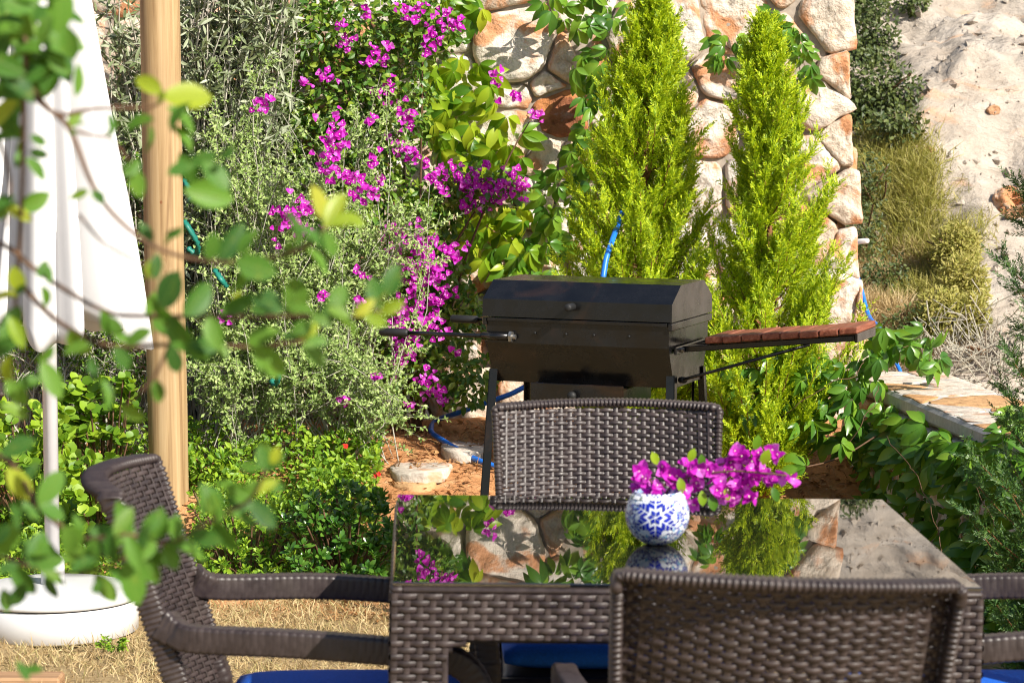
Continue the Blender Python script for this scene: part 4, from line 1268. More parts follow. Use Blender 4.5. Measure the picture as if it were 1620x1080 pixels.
# ------------------------------------------------------------------ twiggy and leafy shrubs
def twig_shrub(name, label, cat, bases, blobs, n1, n2, n3, tpl, lsize, lmat, tmat, r0=.0022, seed=1, droop=0.0, straight=.5):
    """fine shrub: stems from the ground to points in blobs, side twigs and small leaves along them"""
    global rng
    keep = rng; rng = np.random.default_rng(seed)
    b0 = np.mean([np.array(tuple(b)) for b in bases], 0)
    root = empty(name, tuple(b0), label, cat)
    tips, _ = in_blobs(blobs, n1, .5)
    B = np.array([tuple(b) for b in bases])[rng.integers(0, len(bases), n1)] + rng.normal(size=(n1, 3)) * (.05, .05, .0)
    mid = B * (1 - straight) + tips * straight + np.array((0, 0, .12)) + rng.normal(size=(n1, 3)) * .13
    mb = MB(); SP_, SD_ = [], []
    for i in range(n1):
        t = np.linspace(0, 1, 9)[:, None]
        P = B[i] * (1-t)**2 + 2 * mid[i] * t * (1-t) + tips[i] * t**2
        P[1:-1] += rng.normal(size=(7, 3)) * .006
        P[:, 2] -= droop * t[:, 0] ** 3
        tube(mb, P, np.linspace(r0 * 1.5, r0 * .6, 9), 4, False)
        k = rng.uniform(.35, 1.0, n2); idx = k * 8; a = idx.astype(int).clip(0, 7); f = (idx - a)[:, None]
        SP_.append(P[a] * (1-f) + P[a+1] * f); SD_.append(unit(P[a+1] - P[a]))
    SPt = np.concatenate(SP_); SDt = np.concatenate(SD_)
    m = len(SPt)
    D = unit(SDt * .6 + rnd_dir(m) * .9 + np.array((.1, -.25, .25)))
    L = rng.uniform(.05, .17, m)
    E = SPt + D * L[:, None]
    # side twigs as thin 3-sided prisms, in one go
    T = D; Bn = unit(np.cross(T, rnd_dir(m))); N = np.cross(Bn, T)
    V = []
    for (P_, rr) in ((SPt, r0 * .55), (E, r0 * .30)):
        for k in range(3):
            a = 2 * math.pi * k / 3; V.append(P_ + (Bn * math.cos(a) + N * math.sin(a)) * rr)
    V = np.stack(V, 1).reshape(-1, 3)
    f0 = np.array([(0, 1, 4), (0, 4, 3), (1, 2, 5), (1, 5, 4), (2, 0, 3), (2, 3, 5)])
    mb.add(V, (f0[None] + (np.arange(m) * 6)[:, None, None]).reshape(-1, 3))
    o = mb.build('twigs', tmat, root, True, world=True); o['kind'] = 'stuff'
    q = rng.uniform(0.05, 1.0, (m, n3))
    P = SPt[:, None, :] + D[:, None, :] * (L[:, None] * q)[..., None]
    LD = D[:, None, :] * .5 + rng.normal(size=(m, n3, 3)) * .7
    LN = rng.normal(size=(m, n3, 3)) * .5 + np.array((.45, -.6, .6))
    S = rng.uniform(lsize[0], lsize[1], (m, n3))
    mb = MB(); leaves(mb, tpl, P.reshape(-1, 3), LD.reshape(-1, 3), LN.reshape(-1, 3), S.reshape(-1))
    o = mb.build('crown', lmat, root, False, world=True); o['kind'] = 'stuff'
    rng = keep
    return root
gp = lambda px, Y: gnd_pt(px, Y)
twig_shrub('silver_shrub', 'wispy silver-green shrub of thin pale twigs and tiny leaves right of the post', 'shrub', [gp(380, 9.1), gp(450, 9.2), gp(520, 9.1), gp(590, 9.15), gp(340, 9.2)],
           [blob(370, 260, 9.25, 80, 110, .22), blob(470, 330, 9.15, 110, 110, .22), blob(410, 470, 9.1, 130, 90, .2), blob(560, 400, 9.15, 80, 110, .2), blob(350, 590, 9.0, 95, 60, .18), blob(540, 590, 8.95, 90, 60, .18), blob(610, 640, 8.95, 60, 35, .12), blob(640, 330, 9.1, 70, 80, .15), blob(560, 170, 9.25, 70, 80, .15), blob(400, 130, 9.35, 80, 60, .15)],
           165, 14, 22, TINY, (.010, .020), M['silver'], M['twig_grey'], .0016, 21)
twig_shrub('olive_tree', 'grey-green olive tree with narrow leaves behind the post at the top left', 'tree', [gp(330, 9.5), gp(300, 9.55)],
           [blob(390, 50, 9.45, 85, 75, .18), blob(440, 0, 9.4, 60, 60, .15), blob(330, 10, 9.5, 80, 80, .18), blob(200, 40, 9.5, 60, 100, .18), blob(190, 200, 9.5, 50, 90, .15), blob(400, -70, 9.45, 140, 60, .2), blob(330, 130, 9.45, 60, 60, .15)],
           130, 11, 11, OLIVE, (.032, .060), M['olive'], M['twig_grey'], .0035, 22)
twig_shrub('dry_shrub', 'dark open shrub with bare twigs behind the parasol and post', 'shrub', [gp(170, 9.3), gp(90, 9.3), gp(230, 9.3), gp(20, 9.3)],
           [blob(190, 330, 9.4, 60, 130, .18), blob(120, 540, 9.3, 110, 70, .18), blob(30, 480, 9.4, 90, 120, .2), blob(210, 480, 9.3, 60, 100, .18), blob(190, 600, 9.2, 70, 50, .12), blob(10, 250, 9.5, 90, 150, .2), blob(20, 30, 9.5, 90, 120, .2)],
           170, 8, 12, TINY, (.010, .022), M['boug'], M['twig_grey'], .0028, 23)

def leaf_mass(name, label, cat, base, blobs, n, tpl, size, mat, nbias=(.3, -.6, .6), dbias=(0, -.2, -.1), shell=.45, seed=1, kind=None, root=None, part='crown', smooth=False, minz=None):
    global rng
    keep = rng; rng = np.random.default_rng(seed)
    if root is None:
        root = empty(name, tuple(base), label, cat)
    P, d = in_blobs(blobs, n, shell)
    if minz is not None:
        k = P[:, 2] > minz; P, d = P[k], d[k]
    D = rng.normal(size=P.shape) * .6 + d * .5 + np.array(dbias)
    N = rng.normal(size=P.shape) * .45 + d * .35 + np.array(nbias)
    mb = MB(); leaves(mb, tpl, P, D, N, rng.uniform(size[0], size[1], len(P)))
    o = mb.build(part, mat, root, smooth, world=True); o['kind'] = 'stuff'
    rng = keep
    return root

# bougainvillea
bb = [blob(520, 50, 9.62, 120, 80, .16), blob(470, 180, 9.62, 90, 90, .14), blob(600, 170, 9.62, 90, 120, .16), blob(560, 330, 9.6, 100, 90, .14), blob(660, 420, 9.6, 60, 110, .14), blob(640, 560, 9.5, 60, 80, .14), blob(690, 330, 9.65, 70, 60, .10), blob(770, 300, 9.62, 75, 38, .10), blob(715, 500, 9.6, 50, 90, .12), blob(670, 40, 9.65, 70, 60, .12), blob(730, 600, 9.45, 60, 50, .12), blob(500, 480, 9.6, 90, 100, .12), blob(400, 330, 9.7, 100, 130, .12)]
bg_ = leaf_mass('bougainvillea', 'tall bougainvillea with magenta blossoms climbing between the olive tree and the stone wall', 'shrub', gp(640, 9.55), bb, 13000, MID, (.020, .042), M['boug'], seed=31)
mb = MB()
for (px, py) in ((520, 60), (470, 180), (600, 170), (560, 330), (660, 420), (690, 330), (780, 300), (715, 500), (670, 40), (500, 480), (845, 180), (640, 560)):
    a = np.array(tuple(gp(640 + random.uniform(-30, 30), 9.55))); b = np.array(tuple(at(px, py, 9.6)))
    tube(mb, smooth_path([a, a * .6 + b * .4 + np.array((0, .05, .15)), a * .25 + b * .75 + np.array((0, 0, .10)), b], 6), np.linspace(.006, .002, 19), 6)
o = mb.build('stems', M['twig_brown'], bg_, True, world=True); o['kind'] = 'stuff'
cl = [(700,35,20),(655,25,20),(690,58,18),(722,40,14),(545,65,15),(518,127,15),(415,168,15),(600,85,18),(640,12,12),(610,145,18),(645,190,20),(528,205,22),(525,238,22),(518,272,22),(455,348,30),(480,335,18),(572,296,20),(593,302,12),(638,235,20),(662,250,14),(783,120,15),(815,155,15),(848,182,13),(710,270,20),(740,278,20),(762,300,22),(792,290,24),(820,298,20),(745,322,15),(700,300,12),(640,375,28),(668,388,24),(700,408,22),(622,398,16),(640,422,22),(672,432,26),(692,470,22),(660,482,16),(682,502,22),(650,522,24),(620,522,16),(640,548,18),(627,577,18),(672,597,16),(682,622,20),(720,395,14),(660,455,18),(580,22,9),(556,62,10),(540,40,9),(590,250,12),(605,285,12),(690,440,16),(633,500,16),(730,290,16),(778,318,14),(690,285,14),(600,380,12),(648,635,10),(545,635,8),(700,530,12),(720,560,10)] + [(random.gauss(620, 70), random.uniform(20, 600), random.uniform(6, 10)) for _ in range(16)]
for (px, py, r_) in cl:
    Yc = 9.47 + random.uniform(-.06, .05)
    if px > 690 and py < 340: Yc = 9.55
    if px < 600 and py > 150: Yc = 8.93 + random.uniform(-.04, .04)
    elif py > 350: Yc = 9.30 + random.uniform(-.05, .05)
    c = np.array(tuple(at(px, py, Yc))); n = max(5, int((r_ / 20.0) ** 2 * 19))
    P = c + rng.normal(size=(n, 3)) * np.array((1, .6, 1)) * r_ * .00118
    Z = rnd_dir(n) * .6 + np.array((.25, -.8, .25))
    mb = MB(); flowers(mb, P, Z, rng.uniform(.011, .019, n)); o = mb.build('blossom_cluster', M['bract'], bg_, world=True); o['kind'] = 'stuff'
    mb = MB(); k = rng.uniform(size=n) < .55; k[0] = True; dots(mb, P[k] + unit(Z[k]) * .009, .0024); s_ = link('stamens', mb.mesh('stamens', M['cream'], False, tuple(bg_.location)), o); s_['kind'] = 'stuff'

# ------------------------------------------------------------------ creepers: palmate leaves, each one an object
def palmate(seed):
    R = np.random.default_rng(seed); mbx = MB(); tp = leaf_tpl(6, .44, .48, .18, .42, 1.35)
    D, S = [], []
    for a, l in ((-88, .62), (-44, .88), (0, 1.0), (44, .88), (88, .62)):
        a = math.radians(a + R.uniform(-9, 9)); D.append((math.cos(a), math.sin(a), -.38 + R.uniform(-.28, .2))); S.append(l * R.uniform(.9, 1.1))
    D = np.array(D)
    leaves(mbx, tp, D * .04, D, np.array([(.2 * R.normal(), .2 * R.normal(), 1)] * 5), np.array(S))
    return mbx.arrays()
PALM = [palmate(s_) for s_ in range(6)]
PM = {}
for key in ('creeper', 'creeper_lime'):
    PM[key] = [tri_mesh('leaf', V, F, M[key], True) for V, F in PALM]
def put_leaf(root, key, p, d, n, size):
    d = Vector(d).normalized(); n = Vector(n); b = n.cross(d).normalized(); n = d.cross(b)
    R = Matrix((d, b, n)).transposed()
    o = link('leaf', random.choice(PM[key]), root, Vector(p) - root.location, R.to_euler(), (size, size, size))
    return o
def poly_in(poly, x, y):
    c = False
    for i in range(len(poly)):
        (x1, y1), (x2, y2) = poly[i], poly[i-1]
        if (y1 > y) != (y2 > y) and x < (x2 - x1) * (y - y1) / (y2 - y1) + x1: c = not c
    return c
def creeper(label, base, regions, key, size, Yf, dist, nrm=(.15, -1, .45), stems=(), dropk=.8, jit=.05):
    root = empty('creeper', tuple(base), label, 'creeper')
    pts = []
    for poly in regions:
        xs = [p[0] for p in poly]; ys = [p[1] for p in poly]; t = 0
        while t < 2500:
            t += 1
            x, y = random.uniform(min(xs), max(xs)), random.uniform(min(ys), max(ys))
            if poly_in(poly, x, y) and all((x-a)**2 + (y-b)**2 > dist**2 for a, b in pts): pts.append((x, y))
    for (x, y) in pts:
        p = at(x, y, Yf(x, y) + random.uniform(-jit, jit))
        n = Vector(nrm) + Vector((random.gauss(0, .55), random.gauss(0, .3), random.gauss(0, .55)))
        d = Vector((random.gauss(0, .55), -.25, -dropk + random.gauss(0, .4)))
        put_leaf(root, key, p, d, n, random.uniform(*size))
    for k, s_ in enumerate(stems):
        mb = MB(); pp = smooth_path([tuple(at(p[0], p[1], p[2] + .10)) for p in s_], 8); pp += np.array([(noise.noise(Vector((q_ * .31, k, 1))) * .02, 0, noise.noise(Vector((q_ * .31, k, 5))) * .02) for q_ in range(len(pp))]); tube(mb, pp, .0014, 5)
        mb.build('vine', M['twig_brown'], root, True, world=True)
    return root
creeper('yellow-green creeper on the stone wall above the bougainvillea blossoms', at(760, 330, 9.9), [[(690, 95), (770, 85), (805, 170), (835, 235), (822, 262), (700, 265), (685, 180)], [(745, 320), (835, 330), (838, 400), (800, 430), (740, 400)], [(695, -10), (765, -10), (760, 30), (715, 35)], [(700, 0), (640, -10), (620, 30), (700, 60)]],
        'creeper_lime', (.085, .115), lambda x, y: 9.82, 20, stems=[[(740, 420, 9.88), (735, 300, 9.88), (728, 200, 9.88), (735, 110, 9.9), (730, 0, 9.9)]], dropk=1.0)
creeper('green creeper trailing down the stone wall left of the golden cypresses', at(930, 300, 9.9), [[(850, -10), (995, -10), (1000, 40), (960, 50), (900, 48), (862, 22)], [(905, 85), (965, 75), (970, 200), (950, 330), (900, 400), (852, 395), (850, 270), (880, 262), (925, 200)], [(780, 395), (860, 380), (880, 440), (790, 470)]],
        'creeper', (.065, .092), lambda x, y: 9.82, 19, stems=[[(905, 430, 9.88), (930, 300, 9.88), (925, 200, 9.88), (945, 100, 9.9), (960, 0, 9.9)]], dropk=.9)
creeper('small creeper strand on the wall above the right golden cypress', at(1230, 60, 9.88), [[(1125, 48), (1165, 55), (1172, 90), (1135, 100)], [(1208, 15), (1240, 20), (1275, 60), (1290, 130), (1270, 140), (1250, 90), (1215, 55)]],
        'creeper', (.055, .075), lambda x, y: 9.84, 15, stems=[[(1120, 60, 9.88), (1160, 75, 9.88), (1210, 40, 9.88), (1250, 55, 9.88), (1285, 135, 9.88)]])
def lowY(x, y):
    """depth of the low wall's planted face on that sight line"""
    best = 8.9
    for Y in np.arange(9.1, 5.6, -.03):
        p = at(x, y, Y)
        t = (p - LWA).dot(lwd); off = (Vector((p.x, p.y, 0)) - LWA - lwd * t).dot(lwn)
        best = Y
        if off < -.02 or p.z > .62: break
    return best
creeper('large green creeper spilling over the low garden wall beside the grill shelf', at(1380, 760, 8.0), [[(1150, 590), (1250, 545), (1330, 560), (1390, 580), (1385, 640), (1430, 660), (1400, 720), (1330, 700), (1240, 660), (1180, 650)], [(1370, 540), (1400, 515), (1465, 520), (1490, 560), (1470, 590), (1430, 575), (1385, 570)], [(1385, 625), (1440, 655), (1500, 690), (1590, 715), (1590, 760), (1480, 740), (1390, 690)]],
        'creeper', (.062, .090), lambda x, y: min(8.75, lowY(x, y)) - .06, 16, (.45, -.7, .75), stems=[[(1215, 700, 8.6), (1260, 640, 8.5), (1330, 600, 8.5), (1400, 560, 8.6), (1460, 540, 8.7)], [(1330, 720, 8.3), (1370, 660, 8.3), (1390, 610, 8.5)]], dropk=.55, jit=.09)
creeper('shaded creeper hanging down the face of the low wall behind the right table corner', at(1480, 860, 7.2), [[(1340, 690), (1420, 665), (1480, 690), (1560, 700), (1600, 640), (1640, 640), (1640, 740), (1640, 1000), (1560, 900), (1480, 880), (1420, 810), (1330, 780)], [(1550, 900), (1640, 880), (1640, 1090), (1540, 1090)]],
        'creeper', (.060, .088), lambda x, y: lowY(x, y) - .05, 15, (.45, -.7, .7), stems=[[(1500, 930, 7.0), (1480, 820, 7.2), (1440, 740, 7.6), (1400, 690, 8.0)], [(1600, 980, 6.6), (1580, 860, 6.8), (1540, 760, 7.2)]], dropk=.6, jit=.10)
spr = empty('creeper', tuple(at(1290, 760, 8.3)), 'lone creeper leaf sprig right of the flower sprig, before the red soil', 'creeper')
for (px, py, dx, dz, s_) in ((1276, 738, -.4, .5, .075), (1330, 700, .5, -.4, .07)):
    put_leaf(spr, 'creeper', at(px, py, 8.2), (dx, -.2, dz), (.2, -.9, .5), s_)
mb = MB(); tube(mb, smooth_path([tuple(at(1276, 738, 8.2)), tuple(at(1310, 730, 8.25)), tuple(at(1345, 715, 8.35)), tuple(at(1385, 690, 8.4))], 6), .0028, 6); mb.build('vine', M['twig_brown'], spr, True, world=True)

# ------------------------------------------------------------------ planted bed on the left
def mound(px0, px1, Y0, Y1, h0, h1, n, seed):
    R = np.random.default_rng(seed)
    u = R.uniform(0, 1, n); v = R.uniform(0, 1, n)
    Y = Y0 + (Y1 - Y0) * v; x = ((px0 + (px1 - px0) * u) - 810) / FPX * Y
    bump_ = np.array([noise.noise(Vector((a * 6, b * 6, seed))) for a, b in zip(x, Y)])
    z = bank(x, Y) + h0 + (h1 - h0) * v + .11 * bump_ * np.minimum(1, v * 5)
    z = z - R.uniform(0, 1, n) ** 2.0 * .16
    z = np.maximum(z, bank(x, Y) + .005)
    return np.stack([x, Y, z], -1), R
P, R = mound(-60, 640, 7.95, 9.1, .05, .13, 26000, 41)
edge = 7.95 + .10 * np.sin(P[:, 0] * 9) + np.where(P[:, 0] > -.62, .18, 0)
P = P[P[:, 1] > edge]
P = P[~((np.abs(P[:, 0] - pb_.x - .01) < .10) & (P[:, 1] < 8.8) & (P[:, 2] > .10))]
P = P[(P[:, 0] / P[:, 1] * FPX + 810 < 600) | (P[:, 1] < 8.35)]
mb = MB()
D = R.normal(size=P.shape) * .7 + np.array((0, -.25, .35)); N = R.normal(size=P.shape) * .45 + np.array((.2, -.45, .8))
leaves(mb, MID, P, D, N, R.uniform(.012, .030, len(P)) * (1 + .5 * np.array([noise.noise(Vector((a * 3, b * 3, 7))) for a, b in P[:, :2]])))
tag(mb.build('ground_cover', M['cover'], None), 'bright green low ground cover filling the bed behind the left chair', 'ground cover', kind='stuff')
# dotted red flowers
for i, (px, py, Y) in enumerate(((301, 881, 8.0), (548, 706, 8.7), (598, 750, 8.5))):
    c = np.array(tuple(at(px, py, Y))); mb = MB(); flowers(mb, c + R.normal(size=(3, 3)) * .003, R.normal(size=(3, 3)) * .5 + np.array((0, -1, .4)), .009)
    tag(mb.build('red_flower', M['red'], None), ('tiny red flower at the foot of the timber post', 'tiny red flower high in the ground cover below the silver shrub', 'tiny red flower in the ground cover near the table corner')[i], 'flower', 'tiny red flowers')
# glossy rosette shrub
def rosettes(name, label, centers, mat, size, nl, seed, tpl=None, cat='shrub', up=.55):
    global rng
    keep = rng; rng = np.random.default_rng(seed)
    C = np.array([tuple(c) for c in centers]); root = empty(name, (C[:, 0].mean(), C[:, 1].mean(), ground_z(C[:, 0].mean(), C[:, 1].mean())), label, cat)
    P, D, N, S = [], [], [], []
    for c in C:
        ax = unit((np.array((.1, -.45, .8)) + rng.normal(size=3) * .35)[None])[0]
        x = unit(np.cross(ax, rng.normal(size=3))[None])[0]; y = np.cross(ax, x)
        for k in range(nl):
            a = k * 2.399; t = k / nl; rad = x * math.cos(a) + y * math.sin(a)
            D.append(rad * (.35 + .75 * t) + ax * (up + .5 * (1 - t))); N.append(ax * 1.0 - rad * .6 * (1 - t)); P.append(c - ax * .012 * t); S.append(rng.uniform(*size) * (.65 + .4 * t))
    mb = MB(); leaves(mb, tpl or leaf_tpl(4, .40, .62, .10, .14, .85), np.array(P), np.array(D), np.array(N), np.array(S))
    o = mb.build('crown', mat, root, True, world=True); o['kind'] = 'stuff'
    mb = MB()
    for c in C[::3]:
        g0 = np.array((root.location.x + (c[0] - root.location.x) * .4, root.location.y + .05, root.location.z)); tube(mb, smooth_path([g0, (g0 + c) / 2 + np.array((0, 0, .02)), c], 4), .003, 5)
    o = mb.build('stems', M['twig_brown'], root, True, world=True); o['kind'] = 'stuff'
    rng = keep
    return root
cs = []
for _ in range(190):
    px, py = random.uniform(455, 625), random.uniform(762, 925)
    e = ((px - 550) / 100) ** 2 + ((py - 850) / 85) ** 2
    if e < 1: cs.append(at(px, py, 8.02 - .0007 * (py - 762) + random.uniform(-.05, .05)))
rosettes('glossy_shrub', 'glossy dark green rosette-leaved shrub behind the left end of the table', cs, M['glossy'], (.026, .042), 9, 51)
cs = []
for _ in range(150):
    px, py = random.uniform(300, 480), random.uniform(770, 920)
    cs.append(at(px, py, 8.15 - .0010 * (py - 762) + random.uniform(-.05, .05)))
rosettes('leafy_plant', 'fresh green leafy plants just right of the foot of the timber post', cs, M['cover'], (.018, .034), 8, 52, cat='plant')
# scallop-leaved plants by the parasol
ROUND = leaf_tpl(5, 1.05, .5, .10, .12, .7)
for (a0, a1, b0, b1, Y, n, lab, sd) in ((-20, 110, 640, 760, 8.5, 90, 'yellow-green scallop-leaved plant left of the parasol pole', 61), (95, 215, 600, 700, 8.75, 80, 'darker scallop-leaved plant between the parasol pole and the post', 62), (95, 215, 720, 850, 8.3, 80, 'bright scallop-leaved plant behind the left chair back', 63)):
    cs = [at(random.uniform(a0, a1), random.uniform(b0, b1), Y + random.uniform(-.08, .08)) for _ in range(n)]
    rosettes('scallop_leaf_plant', lab, cs, M['scallop' if sd != 62 else 'cover'], (.030, .050), 4, sd, ROUND, 'plant', .3)
# weed at the foot of the parasol base
wc = gnd(185, 1034)
wd = empty('weed', tuple(wc), 'small weed growing against the white parasol base', 'weed')
mb = MB(); mb2 = MB(); P = []
for k in range(9):
    tip = wc + Vector((random.uniform(-.07, .08), random.uniform(-.05, .0), random.uniform(.02, .06)))
    pth = smooth_path([tuple(wc), tuple((wc + tip) / 2 + Vector((0, 0, .012))), tuple(tip)], 5); tube(mb, pth, .0011, 4, False)
    for q in pth[2:]: P += [q, q, q]
P = np.array(P); R = np.random.default_rng(5)
leaves(mb2, MID, P, R.normal(size=P.shape) + np.array((0, -.3, .2)), R.normal(size=P.shape) * .4 + np.array((0, -.4, 1)), R.uniform(.007, .016, len(P)))
mb.build('stem', M['twig_brown'], wd, True, world=True); o = mb2.build('crown', M['cover'], wd, world=True); o['kind'] = 'stuff'

# ------------------------------------------------------------------ dry lawn, straw, dead leaves
R = np.random.default_rng(71)
n = 42000
Y = R.uniform(5.9, 8.15, n); x = R.uniform(-1.75, .55, n)
k = (Y < 7.95 + .1 * np.sin(x * 9) + np.where(x > -.62, .15, 0)) & (R.uniform(size=n) < np.clip((Y - 5.2) / 2, .2, 1)) & (np.hypot(x - PX.x, Y - PX.y) > .25)
x, Y = x[k], Y[k]; P = np.stack([x, Y, bank(x, Y)], -1); n = len(P)
D = R.normal(size=(n, 3)) * .8 + np.array((0, 0, .55)); D[:, 2] = np.abs(D[:, 2])
BLADE = (np.array([(0, -.03, 0), (0, .03, 0), (.5, .028, .10), (.5, -.028, .10), (1, 0, .02)], float), np.array([(0, 3, 2), (0, 2, 1), (3, 4, 2)]))
mb = MB(); leaves(mb, BLADE, P, D, R.normal(size=(n, 3)), R.uniform(.018, .05, n))
tag(mb.build('dry_lawn', M['straw'], None), 'dry straw-coloured lawn under the left chair', 'grass', kind='stuff')
n = 9000
x = R.uniform(-.55, 1.15, n); Y = R.uniform(7.6, 9.75, n)
P = np.stack([x, Y, bank(x, Y) + .004], -1); D = R.normal(size=(n, 3)); D[:, 2] = np.abs(D[:, 2]) * .25
mb = MB(); leaves(mb, BLADE, P, D, R.normal(size=(n, 3)) * .3 + np.array((0, 0, 1)), R.uniform(.02, .07, n))
P2 = P[::3] + np.array((.01, .01, .004)); D2 = R.normal(size=P2.shape); D2[:, 2] *= .3
leaves(mb, MID, P2, D2, R.normal(size=P2.shape) * .4 + np.array((0, 0, 1)), R.uniform(.015, .035, len(P2)))
tag(mb.build('leaf_litter', M['dead'], None), 'dead leaves and straw scattered on the red soil behind the grill', 'leaf litter', kind='stuff')

# ------------------------------------------------------------------ vegetation of the hillside
def hill_bush(name, label, spots, n, tpl, size, mat, seed, cat='bush', twn=30):
    cs = []
    for (px, py, rx, rz) in spots:
        c = on_hill(px, py + rz * .6); kk = c.y / FPX
        cs.append((Vector((c.x, c.y - .05, at(px, py, c.y - .05).z)), (rx * kk, rx * kk * .8, rz * kk)))
    b = on_hill(spots[0][0], spots[0][1] + spots[0][3])
    root = leaf_mass(name, label, cat, b, cs, n, tpl, size, mat, seed=seed, shell=.5)
    mb = MB(); RR = np.random.default_rng(seed)
    for k in range(twn):
        c, r_ = cs[k % len(cs)]; t = np.array(tuple(c)) + RR.normal(size=3) * np.array(r_) * .5
        g0 = np.array((c.x + RR.normal() * .03, c.y + .05, hill_at(c.x, c.y + .05)))
        tube(mb, smooth_path([g0, (g0 + t) / 2 + RR.normal(size=3) * .02, t], 4), .004, 4, False)
    o = mb.build('stems', M['twig_brown'], root, True, world=True); o['kind'] = 'stuff'
    return root
hill_bush('hillside_bush', 'dark green bush on the rocky slope right beside the tall wall', [(1375, 60, 45, 70), (1400, 150, 60, 60), (1350, 150, 40, 90), (1420, 200, 45, 35), (1440, 5, 30, 18), (1360, 0, 50, 40)], 5200, MID, (.018, .036), M['hill_bush'], 81)
hill_bush('hillside_scrub', 'dull olive scrub below the dark bush on the slope', [(1370, 300, 40, 70), (1360, 370, 40, 50), (1390, 440, 50, 50), (1440, 520, 60, 40)], 2600, MID, (.012, .026), M['hill_bush'], 82)
hill_bush('broom_bush', 'fuzzy yellow-green broom bush in the middle of the slope', [(1510, 400, 40, 50), (1520, 455, 42, 55), (1490, 500, 50, 45), (1535, 500, 30, 35)], 15000, NEEDLE, (.014, .030), M['hill_grass'], 83)
def tufts(label, spots, n, hgt, seed, cat='grass', mk='hill_grass'):
    RR = np.random.default_rng(seed); mb = MB()
    P, D, S = [], [], []
    for (px, py, w) in spots:
        c = on_hill(px, py); kk = c.y / FPX
        m = int(n * w / 40)
        q = RR.normal(size=(m, 3)) * np.array((w * kk * .5, w * kk * .4, 0)) + np.array(tuple(c)); q[:, 2] = [hill_at(a, b) for a, b in q[:, :2]]
        P.append(q); D.append(RR.normal(size=(m, 3)) * .75 + np.array((0, -.2, .8))); S.append(RR.uniform(hgt * .5, hgt, m))
    P, D, S = map(np.concatenate, (P, D, S))
    leaves(mb, (BLADE[0] * np.array((1, .5, 2)), BLADE[1]), P, D, RR.normal(size=P.shape), S)
    return tag(mb.build('hillside_grass', M[mk], None), label, cat, kind='stuff')
tufts('yellow-green grass tufts growing on the rocky slope', [(1380, 240, 50), (1430, 260, 50), (1455, 285, 35), (1400, 310, 60), (1440, 340, 60), (1460, 330, 40), (1420, 390, 60), (1470, 410, 60), (1510, 400, 55), (1450, 460, 60)], 800, .12, 91)
M['hill_straw'] = leaf_mat('hill_straw_blade', [(.42, .30, .13), (.55, .42, .22), (.62, .50, .30)], .6, .25, (1.1, 1.1, .9), .3)
tufts('pale straw grass on the slope beside the blue hose', [(1365, 420, 40), (1400, 450, 50), (1380, 500, 45), (1420, 510, 50), (1440, 430, 40), (1470, 540, 50), (1350, 470, 30), (1430, 560, 50)], 700, .11, 92, 'grass', 'hill_straw')
# scree: small angular stones on the slope
RR = np.random.default_rng(93); n = 2600
x = RR.uniform(1.2, 3.6, n); y = RR.uniform(10.4, 15.0, n); zz = hillf(x, y)
O = np.array([(1,0,0),(-1,0,0),(0,1,0),(0,-1,0),(0,0,1),(0,0,-1)], float); FO = np.array([(0,2,4),(2,1,4),(1,3,4),(3,0,4),(2,0,5),(1,2,5),(3,1,5),(0,3,5)])
sz = .006 + .030 * RR.uniform(size=n) ** 5
Q = np.stack([x, y, zz], -1)[:, None, :] + O[None] * RR.uniform(.5, 1.2, (n, 6, 1)) * sz[:, None, None] + RR.normal(size=(n, 6, 3)) * sz[:, None, None] * .25
mb = MB(); mb.add(Q.reshape(-1, 3), (FO[None] + (np.arange(n) * 6)[:, None, None]).reshape(-1, 3))
tag(mb.build('scree', M['hill'], None), 'small loose stones strewn over the rocky slope', 'stones', kind='stuff')
# bare dry twigs above the low wall
RR = np.random.default_rng(95); mb = MB()
for k in range(90):
    c = on_hill(RR.uniform(1470, 1610), RR.uniform(530, 640)); a = np.array(tuple(c)); t = a + np.array((RR.normal() * .12, RR.normal() * .06 - .03, RR.uniform(.04, .22)))
    m_ = (a + t) / 2 + RR.normal(size=3) * .03; tube(mb, smooth_path([a, m_, t], 4), .0028, 4, False)
    for q in range(3): tube(mb, [m_, m_ + (t - m_) * .5 + RR.normal(size=3) * .05], .0016, 3, False)
tag(mb.build('dry_twigs', M['twig_grey'], None, True), 'tangle of bare dry twigs on the slope above the low wall cap', 'brush', kind='stuff')

# ------------------------------------------------------------------ leafy branches close to the camera
NEAR = 2.25
tr = empty('foreground_shrub', (-.66, 2.3, 0), 'leafy green branches hanging into the left foreground, out of focus', 'shrub')
mb = MB()
tube(mb, smooth_path([(-.66, 2.3, 0), (-.64, 2.28, .5), (-.60, 2.3, 1.0), (-.56, 2.27, 1.45), (-.50, 2.25, 1.8)], 8), np.linspace(.02, .008, 33), 8)
mb.build('trunk', M['bark'], tr, True, world=True)
